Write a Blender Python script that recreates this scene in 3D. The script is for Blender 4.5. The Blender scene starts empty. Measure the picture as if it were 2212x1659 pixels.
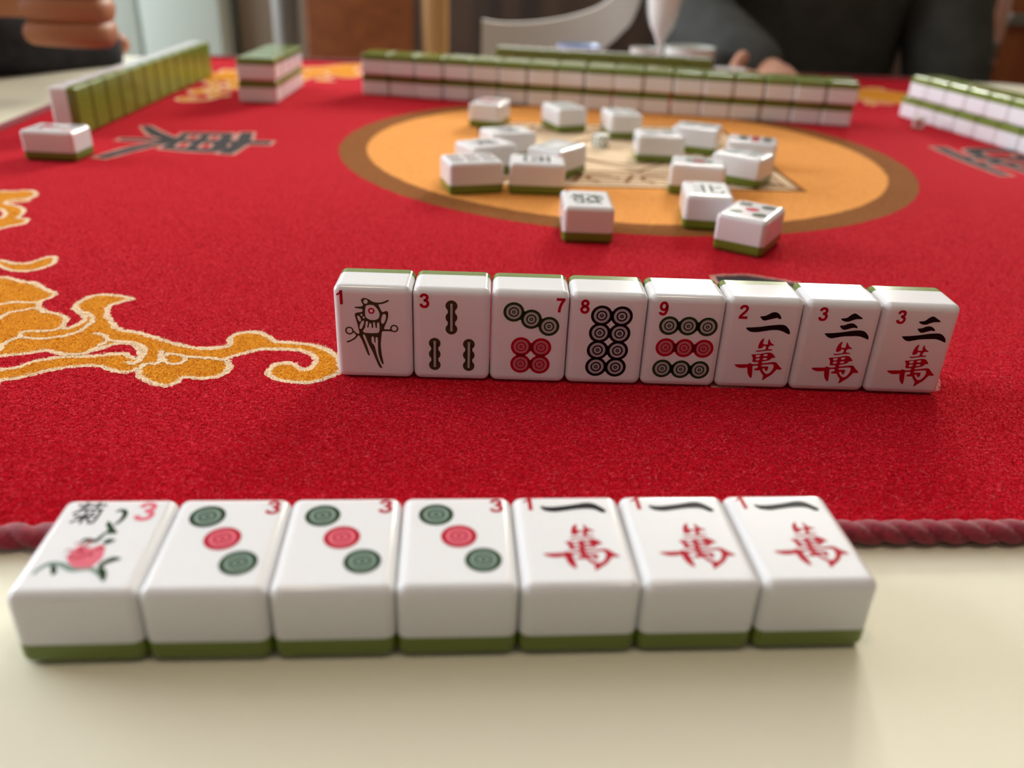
import bpy, bmesh, math, random
from mathutils import Vector, Matrix, noise
from mathutils.geometry import tessellate_polygon
random.seed(7)
R = math.radians
U = 0.030            # width of one mahjong tile in metres; scene is laid out in tile widths
TZ = 0.75            # height of the table top
W, H, D = 1.0, 1.305, 0.732
GB = 0.225            # thickness of the green back
MZ = 0.10            # top of the play mat above the table
col = bpy.context.scene.collection
SC = bpy.context.scene

def V(x, y, z=0.0): return Vector((x * U, y * U, TZ + z * U))

# ------------------------------------------------------------------ materials
MATS = {}
def mat(name, base, rough=0.5, sss=0.0, sssr=(1, .6, .5), ssss=0.003, metal=0, coat=0.0, trans=0.0, sheen=0.0, spec=0.5, ior=1.45, emit=None, es=0.0):
    m = bpy.data.materials.new(name); m.use_nodes = True
    b = m.node_tree.nodes['Principled BSDF']
    b.inputs['Base Color'].default_value = (*base, 1)
    b.inputs['Roughness'].default_value = rough
    b.inputs['Metallic'].default_value = metal
    b.inputs['IOR'].default_value = ior
    b.inputs['Specular IOR Level'].default_value = spec
    b.inputs['Subsurface Weight'].default_value = sss
    b.inputs['Subsurface Radius'].default_value = sssr
    b.inputs['Subsurface Scale'].default_value = ssss
    b.inputs['Coat Weight'].default_value = coat
    b.inputs['Transmission Weight'].default_value = trans
    b.inputs['Sheen Weight'].default_value = sheen
    if emit: b.inputs['Emission Color'].default_value = (*emit, 1); b.inputs['Emission Strength'].default_value = es
    MATS[name] = m
    return m
def nodes(m): return m.node_tree.nodes, m.node_tree.links, m.node_tree.nodes['Principled BSDF']
def noisy(m, c1, c2, scale, detail=4, bump=0.0, bdist=0.001, bscale=None, c3=None, scale3=None, lo=0.35, hi=0.65, stretch=None):
    n, l, b = nodes(m)
    tc = n.new('ShaderNodeTexCoord'); src = tc.outputs['Object']
    if stretch:
        mp = n.new('ShaderNodeMapping'); mp.inputs['Scale'].default_value = stretch; l.new(src, mp.inputs[0]); src = mp.outputs[0]
    t = n.new('ShaderNodeTexNoise'); t.inputs['Scale'].default_value = scale; t.inputs['Detail'].default_value = detail
    l.new(src, t.inputs['Vector'])
    r = n.new('ShaderNodeValToRGB'); r.color_ramp.elements[0].position = lo; r.color_ramp.elements[1].position = hi
    r.color_ramp.elements[0].color = (*c1, 1); r.color_ramp.elements[1].color = (*c2, 1)
    l.new(t.outputs['Fac'], r.inputs[0]); out = r.outputs[0]
    if c3:
        t3 = n.new('ShaderNodeTexNoise'); t3.inputs['Scale'].default_value = scale3; t3.inputs['Detail'].default_value = 3
        l.new(src, t3.inputs['Vector'])
        r3 = n.new('ShaderNodeValToRGB'); r3.color_ramp.elements[0].position = .5; r3.color_ramp.elements[1].position = .74
        r3.color_ramp.elements[0].color = (0, 0, 0, 1); r3.color_ramp.elements[1].color = (1, 1, 1, 1)
        l.new(t3.outputs['Fac'], r3.inputs[0])
        mx = n.new('ShaderNodeMixRGB'); l.new(r3.outputs[0], mx.inputs[0]); l.new(out, mx.inputs[1]); mx.inputs[2].default_value = (*c3, 1)
        out = mx.outputs[0]
    l.new(out, b.inputs['Base Color'])
    if bump:
        t2 = n.new('ShaderNodeTexNoise'); t2.inputs['Scale'].default_value = bscale or scale; t2.inputs['Detail'].default_value = 3
        l.new(src, t2.inputs['Vector'])
        bp = n.new('ShaderNodeBump'); bp.inputs['Strength'].default_value = bump; bp.inputs['Distance'].default_value = bdist
        l.new(t2.outputs['Fac'], bp.inputs['Height']); l.new(bp.outputs[0], b.inputs['Normal'])
    return m

ivory = mat('ivory_resin', (.82, .82, .85), .11, sss=.25, sssr=(1, .55, .45), ssss=.0035)
green = mat('green_resin', (.155, .215, .028), .15)
ink_red = mat('red_paint', (.45, .003, .020), .12, spec=.12)
ink_black = mat('black_paint', (.009, .007, .009), .12, spec=.12)
ink_green = mat('green_paint', (.020, .050, .014), .12, spec=.12)
ink_olive = mat('olive_paint', (.060, .050, .018), .12, spec=.12)
ink_grey = mat('ring_gap_paint', (.42, .40, .42), .12, spec=.15)
ink_greygreen = mat('grey_green_paint', (.22, .30, .26), .12, spec=.15)
ink_pink = mat('pink_paint', (.74, .16, .22), .12, spec=.15)
ink_gapred = mat('pale_red_paint', (.50, .17, .19), .12, spec=.15)

pile_red = noisy(mat('red_pile', (.6, .01, .03), .95, sheen=.04, spec=.05), (.30, .0005, .006), (.78, .002, .018), 1300, 4, 1.0, .0012, 1200, (.80, .05, .08), 700, .34, .66)
pile_gold = noisy(mat('gold_pile', (.8, .35, .02), .95, sheen=.04, spec=.05), (.52, .16, .004), (.90, .38, .02), 1500, 3, .9, .0007, 1300)
pile_cream = noisy(mat('cream_pile', (.8, .65, .4), .95, sheen=.04, spec=.05), (.72, .45, .27), (1.0, .86, .62), 1600, 3, .8, .0005, 1500)
pile_halo = noisy(mat('pale_pink_pile', (.6, .4, .3), .95, sheen=.04, spec=.05), (.42, .16, .13), (.80, .45, .38), 1300, 3, .9, .0007, 1300)
pile_orange = noisy(mat('orange_pile', (.7, .3, .08), .95, sheen=.04, spec=.05), (.70, .26, .055), (.95, .42, .10), 900, 3, .6, .0006, 1300)
pile_brown = noisy(mat('brown_pile', (.25, .09, .02), .95, sheen=.04, spec=.05), (.17, .05, .008), (.36, .13, .025), 1100, 3, .8, .0006, 1300)
pile_black = noisy(mat('black_pile', (.03, .03, .03), .95), (.012, .012, .014), (.05, .045, .05), 1400, 3, .8, .0006, 1300)
bind_m = noisy(mat('binding_yarn', (.30, .02, .04), .8, sheen=.3), (.19, .004, .016), (.31, .012, .032), 500, 4, .6, .0004, 2500)
laminate = mat('beige_laminate', (.88, .84, .67), .28)
wood_edge = mat('table_edge', (.50, .36, .20), .45)

# ------------------------------------------------------------------ mesh helpers
def tag(o, label=None, cat=None, group=None, kind=None):
    if label: o['label'] = label
    if cat: o['category'] = cat
    if group: o['group'] = group
    if kind: o['kind'] = kind
    return o
def link(name, me, parent=None, m=None, smooth=False):
    if m is not None and not me.materials: me.materials.append(m)
    o = bpy.data.objects.new(name, me); col.objects.link(o)
    if parent: o.parent = parent
    if smooth:
        for p in me.polygons: p.use_smooth = True
    return o
def empty(name, loc, rz=0.0):
    o = bpy.data.objects.new(name, None); col.objects.link(o)
    o.location = loc; o.rotation_euler = (0, 0, rz); o.empty_display_size = .01
    return o
def mesh(name, vs, fs, mats=(), mi=None):
    me = bpy.data.meshes.new(name); me.from_pydata([tuple(v) for v in vs], [], fs)
    for m in mats: me.materials.append(m)
    if mi:
        for p, i in zip(me.polygons, mi): p.material_index = i
    me.update(); return me

class MB:
    """collects primitives into one mesh"""
    def __init__(s): s.v = []; s.f = []; s.m = []; s.mats = []
    def add(s, vs, fs, m=None):
        if m is None: i = 0
        else:
            if m not in s.mats: s.mats.append(m)
            i = s.mats.index(m)
        o = len(s.v); s.v += [tuple(v) for v in vs]
        for f in fs: s.f.append([o + k for k in f]); s.m.append(i)
    def box(s, c, h, m=None, bev=0.0, rz=0.0, rx=0.0, ry=0.0):
        bm = bmesh.new(); bmesh.ops.create_cube(bm, size=2)
        for v in bm.verts: v.co = Vector((v.co.x * h[0], v.co.y * h[1], v.co.z * h[2]))
        if bev: bmesh.ops.bevel(bm, geom=bm.edges[:], offset=bev, segments=3, profile=.5, affect='EDGES')
        T = Matrix.Translation(c) @ Matrix.Rotation(rz, 4, 'Z') @ Matrix.Rotation(rx, 4, 'X') @ Matrix.Rotation(ry, 4, 'Y')
        bm.transform(T); bm.verts.index_update()
        s.add([v.co.copy() for v in bm.verts], [[v.index for v in f.verts] for f in bm.faces], m); bm.free()
    def lathe(s, prof, c=(0, 0, 0), seg=32, m=None, T=None):
        vs = []; fs = []; n = len(prof)
        for k in range(seg):
            a = 2 * math.pi * k / seg
            for r, z in prof:
                p = Vector((r * math.cos(a), r * math.sin(a), z))
                vs.append((T @ p if T else p) + Vector(c))
        for k in range(seg):
            for i in range(n - 1):
                a, b = k * n + i, ((k + 1) % seg) * n + i
                fs.append((a, b, b + 1, a + 1))
        s.add(vs, fs, m)
    def tube(s, pts, rad, m=None, seg=10, closed=False):
        pts = [Vector(p) for p in pts]; n = len(pts)
        rr = rad if isinstance(rad, (list, tuple)) else [rad] * n
        vs = []; fs = []
        for i, p in enumerate(pts):
            t = (pts[(i + 1) % n] - pts[i - 1]) if closed else (pts[min(i + 1, n - 1)] - pts[max(i - 1, 0)])
            t.normalize(); up = Vector((0, 0, 1)) if abs(t.z) < .95 else Vector((0, 1, 0))
            x = t.cross(up).normalized(); y = x.cross(t)
            for k in range(seg):
                a = 2 * math.pi * k / seg
                vs.append(p + (x * math.cos(a) + y * math.sin(a)) * rr[i])
        for i in range(n if closed else n - 1):
            for k in range(seg):
                a = i * seg + k; b = i * seg + (k + 1) % seg
                c = ((i + 1) % n) * seg + (k + 1) % seg; d = ((i + 1) % n) * seg + k
                fs.append((a, b, c, d))
        if not closed: fs += [tuple(range(seg))[::-1], tuple(range((n - 1) * seg, n * seg))]
        s.add(vs, fs, m)
    def build(s, name, m=None, parent=None, smooth=True, auto=40):
        me = mesh(name, s.v, s.f, s.mats or ([m] if m else []), s.m)
        if smooth:
            for p in me.polygons: p.use_smooth = True
            me.set_sharp_from_angle(angle=R(auto))
        return link(name, me, parent)

def tess(outer, holes=()):
    loops = [[Vector((p[0], p[1], 0)) for p in outer]] + [[Vector((p[0], p[1], 0)) for p in h] for h in holes]
    pts = [p for l in loops for p in l]
    tr = tessellate_polygon(loops)
    fs = []
    for a, b, c in tr:
        n = (pts[b] - pts[a]).cross(pts[c] - pts[a]).z
        if abs(n) < 1e-12: continue
        fs.append((a, b, c) if n > 0 else (a, c, b))
    return [(p.x, p.y) for p in pts], fs
def circle(cx, cy, r, n=36): return [(cx + r * math.cos(2 * math.pi * k / n), cy + r * math.sin(2 * math.pi * k / n)) for k in range(n)]
def spline(pts, sub=6, closed=True):
    """Catmull-Rom through pts"""
    n = len(pts); out = []
    rng = range(n) if closed else range(n - 1)
    for i in rng:
        g = (lambda k: pts[k % n]) if closed else (lambda k: pts[max(0, min(n - 1, k))])
        p0, p1, p2, p3 = g(i - 1), g(i), g(i + 1), g(i + 2)
        for s in range(sub):
            t = s / sub
            out.append(tuple(.5 * (2 * p1[j] + (p2[j] - p0[j]) * t + (2 * p0[j] - 5 * p1[j] + 4 * p2[j] - p3[j]) * t * t + (3 * p1[j] - p0[j] - 3 * p2[j] + p3[j]) * t ** 3) for j in (0, 1)))
    if not closed: out.append(tuple(pts[-1]))
    return out
def ribbon(pts, w, closed=False, taper=False):
    n = len(pts); vs = []; fs = []
    for i in range(n):
        a = pts[(i + 1) % n] if closed or i < n - 1 else pts[i]
        b = pts[i - 1] if closed or i > 0 else pts[i]
        dx, dy = a[0] - b[0], a[1] - b[1]; L = math.hypot(dx, dy) or 1
        ww = w[i] if isinstance(w, list) else w
        if taper: ww *= .35 + .65 * math.sin(math.pi * min(1, max(0, (i + .5) / n)))
        vs += [(pts[i][0] - dy / L * ww / 2, pts[i][1] + dx / L * ww / 2), (pts[i][0] + dy / L * ww / 2, pts[i][1] - dx / L * ww / 2)]
    for i in range(n if closed else n - 1):
        j = (i + 1) % n
        fs.append((2 * i, 2 * i + 1, 2 * j + 1, 2 * j))
    return vs, fs

GL = {}
def glyph(ch, bold=0.0, shear=0.0):
    """outline of a character of the built-in typeface as flat triangles, centred, height 1"""
    k = (ch, bold, shear)
    if k in GL: return GL[k]
    cu = bpy.data.curves.new('glyph', 'FONT'); cu.body = ch; cu.offset = bold; cu.shear = shear; cu.resolution_u = 5
    ob = bpy.data.objects.new('glyph', cu); col.objects.link(ob)
    dg = bpy.context.evaluated_depsgraph_get(); me = bpy.data.meshes.new_from_object(ob.evaluated_get(dg))
    vs = [(v.co.x, v.co.y) for v in me.vertices]; fs = [tuple(p.vertices) for p in me.polygons]
    bpy.data.objects.remove(ob); bpy.data.curves.remove(cu); bpy.data.meshes.remove(me)
    x0, x1 = min(v[0] for v in vs), max(v[0] for v in vs); y0, y1 = min(v[1] for v in vs), max(v[1] for v in vs)
    h = (y1 - y0) or 1
    vs = [((v[0] - (x0 + x1) / 2) / h, (v[1] - (y0 + y1) / 2) / h) for v in vs]
    GL[k] = (vs, fs); return GL[k]

DIG = {'2': [([(.09, .68), (.14, .84), (.30, .91), (.47, .84), (.50, .68), (.40, .50), (.22, .30), (.10, .12)], 0), ([(.02, .09), (.60, .09)], 0)],
 '3': [([(.09, .72), (.15, .86), (.30, .91), (.45, .85), (.49, .72), (.42, .58), (.26, .53)], 0), ([(.26, .53), (.44, .49), (.53, .33), (.46, .14), (.30, .09), (.14, .14), (.08, .29)], 0)],
 '4': [([(.42, 1), (.42, 0)], 0), ([(.40, .92), (.06, .30)], 0), ([(.02, .27), (.60, .27)], 0)],
 '5': [([(.14, .91), (.54, .91)], 0), ([(.17, .98), (.12, .50)], 0), ([(.10, .52), (.28, .60), (.46, .52), (.51, .32), (.44, .14), (.28, .09), (.13, .14), (.08, .26)], 0)],
 '7': [([(.03, .91), (.60, .91)], 0), ([(.51, .88), (.36, .60), (.27, .32), (.23, .0)], 0)],
 '8': [([(.30 + .18 * math.cos(k / 2), .72 + .185 * math.sin(k / 2)) for k in range(12)], 1), ([(.30 + .215 * math.cos(k / 2), .29 + .205 * math.sin(k / 2)) for k in range(12)], 1)],
 '9': [([(.29 + .20 * math.cos(k / 2), .66 + .25 * math.sin(k / 2)) for k in range(12)], 1), ([(.49, .68), (.50, .40), (.42, .16), (.27, .09), (.12, .14), (.07, .25)], 0)]}
def digit(ch, w=.185):
    b = MB()
    if ch == '1': b.add([(x, y, 0) for x, y in ((.02, .72), (.18, .80), (.26, .98), (.42, .98), (.42, 0), (.23, 0), (.23, .70), (.02, .60))], [(0, 7, 6, 1), (1, 6, 2), (2, 6, 5, 4, 3)])
    else:
        for pts, cl in DIG[ch]:
            vs, fs = ribbon(spline(pts, 4, bool(cl)) if len(pts) > 2 else pts, w, bool(cl)); b.add([(x, y, 0) for x, y in vs], fs)
    return [(v[0] - .3, v[1] - .5) for v in b.v], b.f
class Ink:
    """flat paint on a tile face: uv in tile widths, origin lower left corner of the face"""
    def __init__(s): s.b = MB(); s.l = 0
    def up(s): s.l += 1
    def put(s, vs, fs, m):
        z = (D + .0012 + .0010 * s.l) * U
        s.b.add([((x - .5) * U, (y - H / 2) * U, z) for x, y in vs], fs, m)
    def poly(s, o, m, holes=(), sm=3):
        o = spline(o, sm); holes = [spline(h, sm) for h in holes]
        s.put(*tess(o, holes), m)
    def ring(s, cx, cy, r, m, r0=0.0, n=36):
        if r0: s.put(*tess(circle(cx, cy, r, n), [circle(cx, cy, r0, n)]), m)
        else: s.put(circle(cx, cy, r, n), [tuple(range(n))], m)
    def text(s, ch, cx, cy, h, m, bold=.02, sx=1.0, shear=0, rot=0):
        vs, fs = digit(ch) if ch in '12345789' else glyph(ch, bold, shear)
        c, d = math.cos(rot), math.sin(rot)
        s.put([(cx + (x * sx * c - y * d) * h, cy + (x * sx * d + y * c) * h) for x, y in vs], fs, m)
    def mesh(s, name): return mesh(name, s.b.v, s.b.f, s.b.mats, s.b.m)
FA={'bird_out':[(0.359,1.119),(0.378,1.14),(0.406,1.146),(0.44,1.138),(0.474,1.118),(0.508,1.097),(0.55,1.089),(0.592,1.09),(0.635,1.1),(0.678,1.12),(0.703,1.129),(0.712,1.119),(0.698,1.103),(0.663,1.085),(0.62,1.069),(0.577,1.063),(0.59,1.025),(0.607,0.983),(0.62,0.962),(0.645,0.965),(0.667,0.977),(0.688,0.97),(0.698,0.947),(0.693,0.885),(0.673,0.822),(0.65,0.771),(0.639,0.739),(0.645,0.721),(0.724,0.722),(0.734,0.697),(0.724,0.693),(0.619,0.693),(0.603,0.64),(0.594,0.576),(0.588,0.511),(0.59,0.431),(0.598,0.341),(0.616,0.226),(0.598,0.223),(0.574,0.275),(0.554,0.357),(0.549,0.455),(0.55,0.503),(0.551,0.591),(0.534,0.607),(0.522,0.587),(0.52,0.531),(0.506,0.531),(0.502,0.591),(0.491,0.618),(0.472,0.598),(0.469,0.566),(0.473,0.526),(0.504,0.486),(0.517,0.43),(0.532,0.349),(0.559,0.258),(0.596,0.163),(0.578,0.163),(0.552,0.184),(0.515,0.283),(0.476,0.397),(0.449,0.454),(0.416,0.542),(0.391,0.621),(0.374,0.641),(0.363,0.629),(0.368,0.597),(0.388,0.541),(0.413,0.461),(0.438,0.348),(0.423,0.34),(0.403,0.38),(0.377,0.461),(0.345,0.557),(0.312,0.62),(0.294,0.612),(0.26,0.572),(0.216,0.543),(0.165,0.519),(0.145,0.524),(0.155,0.538),(0.202,0.559),(0.247,0.591),(0.273,0.627),(0.24,0.666),(0.236,0.686),(0.248,0.69),(0.268,0.667),(0.299,0.647),(0.318,0.66),(0.309,0.715),(0.293,0.808),(0.278,0.87),(0.271,0.916),(0.285,0.937),(0.32,0.946),(0.355,0.952),(0.374,0.971),(0.364,0.994),(0.336,0.997),(0.281,1.006),(0.273,1.015),(0.289,1.023),(0.345,1.026),(0.373,1.036),(0.381,1.055),(0.365,1.085)],'bird_holes':[[(0.415,1.033),(0.444,1.05),(0.493,1.054),(0.527,1.039),(0.561,0.998),(0.584,0.945),(0.583,0.898),(0.564,0.867),(0.528,0.848),(0.471,0.846),(0.429,0.865),(0.406,0.895),(0.403,0.956)],[(0.615,0.899),(0.633,0.93),(0.658,0.93),(0.668,0.9),(0.656,0.845),(0.633,0.802),(0.612,0.801),(0.602,0.836)],[(0.3,0.897),(0.325,0.894),(0.344,0.855),(0.343,0.824),(0.325,0.82),(0.305,0.855)],[(0.361,0.828),(0.385,0.829),(0.38,0.794),(0.356,0.731),(0.338,0.715),(0.324,0.726),(0.33,0.777)],[(0.365,0.692),(0.396,0.739),(0.406,0.818),(0.428,0.826),(0.434,0.802),(0.421,0.744),(0.438,0.74),(0.451,0.795),(0.469,0.799),(0.479,0.772),(0.478,0.737),(0.495,0.737),(0.501,0.78),(0.498,0.807),(0.523,0.812),(0.528,0.741),(0.547,0.738),(0.549,0.804),(0.573,0.813),(0.579,0.781),(0.579,0.711),(0.565,0.675),(0.536,0.664),(0.393,0.662)],[(0.443,1.097),(0.437,1.079),(0.423,1.067),(0.406,1.067),(0.392,1.078),(0.387,1.095),(0.394,1.113),(0.408,1.125),(0.425,1.125),(0.439,1.114)],[(0.37,0.912),(0.367,0.903),(0.359,0.897),(0.351,0.897),(0.344,0.903),(0.342,0.912),(0.345,0.921),(0.352,0.926),(0.361,0.927),(0.367,0.921)],[(0.396,0.878),(0.393,0.869),(0.386,0.864),(0.378,0.864),(0.371,0.869),(0.369,0.877),(0.372,0.886),(0.379,0.892),(0.387,0.892),(0.394,0.886)]],'bird_rings':[(0.768,0.735,0.053,0.033),(0.191,0.688,0.055,0.036)],'bird_eye':(0.483,0.972,0.042,0.022),'num':{'m1':(0.105,1.147,0.195),'m2':(0.154,1.132,0.199),'m3':(0.88,1.126,0.194),'m4':(0.19,1.12,0.197),'m5':(0.196,1.126,0.194),'m6':(0.221,1.114,0.194),'m8':(0.238,1.124,0.192),'m7':(0.219,1.128,0.191),'n1':(0.162,1.165,0.205),'n3':(0.863,1.141,0.145),'nf':(0.765,1.076,0.26),'x':(0.277,1.057,0.327)},'bam3':[((0.498,1.149),(0.502,0.675)),((0.282,0.621),(0.282,0.154)),((0.726,0.619),(0.734,0.154))],'bam_slit':((0.499,1.101),(0.502,0.728)),'d7g':[(0.291,1.016),(0.519,0.923),(0.75,0.83)],'d7r':[(0.403,0.532),(0.663,0.527),(0.404,0.284),(0.656,0.28)],'d8':[(0.413,1.003),(0.672,1.0),(0.406,0.762),(0.665,0.759),(0.398,0.516),(0.659,0.515),(0.395,0.274),(0.653,0.273)],'d9':[(0.291,0.891),(0.539,0.893),(0.788,0.89),(0.281,0.582),(0.526,0.58),(0.779,0.578),(0.272,0.274),(0.519,0.27),(0.767,0.268)],'er1':[(0.444,1.057),(0.5,1.067),(0.54,1.088),(0.579,1.114),(0.62,1.125),(0.658,1.116),(0.695,1.085),(0.715,1.051),(0.711,1.031),(0.685,1.034),(0.662,1.045),(0.613,1.032),(0.551,1.014),(0.502,1.003),(0.471,1.019)],'er2':[(0.287,0.896),(0.351,0.902),(0.465,0.914),(0.564,0.933),(0.67,0.948),(0.734,0.953),(0.786,0.944),(0.828,0.911),(0.856,0.872),(0.867,0.837),(0.86,0.821),(0.826,0.832),(0.763,0.861),(0.703,0.875),(0.617,0.872),(0.518,0.853),(0.433,0.838),(0.361,0.84),(0.318,0.858)],'wan1':[(0.542,0.753),(0.551,0.75),(0.546,0.712),(0.549,0.672),(0.604,0.67),(0.604,0.698),(0.609,0.746),(0.618,0.744),(0.648,0.692),(0.693,0.665),(0.684,0.653),(0.654,0.654),(0.628,0.637),(0.625,0.607),(0.644,0.6),(0.678,0.597),(0.676,0.582),(0.611,0.579),(0.504,0.559),(0.475,0.562),(0.464,0.573),(0.516,0.579),(0.573,0.589),(0.592,0.606),(0.589,0.638),(0.564,0.649),(0.555,0.637),(0.537,0.612),(0.493,0.608),(0.49,0.654),(0.499,0.694),(0.515,0.73)],'wan2':[(0.419,0.516),(0.524,0.527),(0.623,0.551),(0.674,0.549),(0.707,0.526),(0.74,0.48),(0.7,0.476),(0.672,0.444),(0.634,0.431),(0.579,0.417),(0.582,0.396),(0.646,0.403),(0.71,0.415),(0.754,0.416),(0.779,0.399),(0.814,0.36),(0.858,0.317),(0.815,0.307),(0.793,0.311),(0.768,0.277),(0.732,0.227),(0.679,0.184),(0.647,0.154),(0.622,0.145),(0.625,0.174),(0.626,0.215),(0.604,0.239),(0.576,0.278),(0.567,0.29),(0.497,0.288),(0.497,0.312),(0.522,0.319),(0.535,0.334),(0.528,0.354),(0.491,0.355),(0.463,0.344),(0.472,0.283),(0.479,0.185),(0.466,0.172),(0.44,0.196),(0.411,0.248),(0.396,0.321),(0.363,0.318),(0.305,0.314),(0.259,0.328),(0.222,0.355),(0.239,0.366),(0.392,0.374),(0.408,0.39),(0.434,0.387),(0.458,0.376),(0.524,0.381),(0.529,0.395),(0.523,0.411),(0.453,0.408),(0.448,0.444),(0.439,0.484)],'wan_holes':[[(0.482,0.51),(0.537,0.513),(0.536,0.496),(0.516,0.481),(0.487,0.482)],[(0.58,0.521),(0.63,0.53),(0.63,0.507),(0.609,0.497),(0.587,0.498)],[(0.49,0.458),(0.537,0.465),(0.536,0.443),(0.516,0.432),(0.492,0.434)],[(0.581,0.465),(0.631,0.473),(0.634,0.455),(0.613,0.446),(0.584,0.445)],[(0.581,0.368),(0.649,0.379),(0.715,0.385),(0.739,0.37),(0.741,0.333),(0.729,0.292),(0.699,0.25),(0.66,0.239),(0.621,0.272),(0.598,0.308),(0.614,0.322),(0.627,0.309),(0.65,0.281),(0.658,0.277),(0.672,0.306),(0.673,0.343),(0.654,0.35),(0.588,0.348)]],'san1':[(0.48,1.071),(0.547,1.083),(0.59,1.122),(0.622,1.144),(0.651,1.147),(0.694,1.123),(0.746,1.09),(0.748,1.074),(0.678,1.07),(0.629,1.053),(0.582,1.032),(0.536,1.032),(0.495,1.048)],'san2':[(0.485,0.969),(0.541,0.981),(0.575,0.999),(0.618,1.01),(0.656,1.006),(0.701,0.977),(0.717,0.949),(0.709,0.945),(0.663,0.949),(0.607,0.931),(0.557,0.916),(0.521,0.926)],'san3':[(0.313,0.856),(0.424,0.867),(0.542,0.884),(0.644,0.904),(0.739,0.915),(0.802,0.909),(0.846,0.882),(0.882,0.839),(0.892,0.806),(0.885,0.789),(0.843,0.807),(0.761,0.832),(0.662,0.83),(0.557,0.822),(0.47,0.803),(0.411,0.791),(0.362,0.805),(0.329,0.832)],'yi':[(0.272,1.101),(0.295,1.091),(0.371,1.085),(0.491,1.102),(0.589,1.123),(0.675,1.143),(0.735,1.14),(0.784,1.107),(0.844,1.034),(0.818,1.02),(0.771,1.059),(0.708,1.079),(0.607,1.076),(0.486,1.054),(0.396,1.037),(0.343,1.042),(0.298,1.057)],'d3':[(0.312,0.996),(0.514,0.685),(0.716,0.367)],'fl_stem':[[(0.511,1.074),(0.538,1.099),(0.571,1.09),(0.595,1.055),(0.599,0.986),(0.582,0.927),(0.554,0.887)],[(0.519,0.782),(0.503,0.725),(0.476,0.669),(0.418,0.687),(0.383,0.687),(0.371,0.654)],[(0.149,0.255),(0.159,0.307),(0.19,0.36),(0.235,0.386),(0.326,0.369),(0.426,0.308),(0.512,0.317),(0.582,0.308),(0.661,0.239),(0.712,0.171)],[(0.304,0.247),(0.29,0.299),(0.244,0.378)]],'fl_leaf':[[(0.489,0.887),(0.492,0.941),(0.542,0.887),(0.588,0.82),(0.621,0.773),(0.566,0.763),(0.516,0.772),(0.529,0.82)],[(0.545,0.65),(0.576,0.697),(0.64,0.679),(0.602,0.637),(0.572,0.623)],[(0.612,0.352),(0.644,0.423),(0.7,0.459),(0.766,0.433),(0.709,0.397),(0.668,0.37),(0.649,0.326)],[(0.618,0.335),(0.677,0.309),(0.714,0.248),(0.723,0.154),(0.664,0.231)]],'fl':[(0.337,0.44),(0.33,0.512),(0.353,0.576),(0.38,0.613),(0.444,0.576),(0.498,0.585),(0.537,0.622),(0.584,0.586),(0.6,0.522),(0.61,0.441),(0.583,0.37),(0.554,0.326),(0.453,0.326),(0.379,0.378)]}
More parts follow.
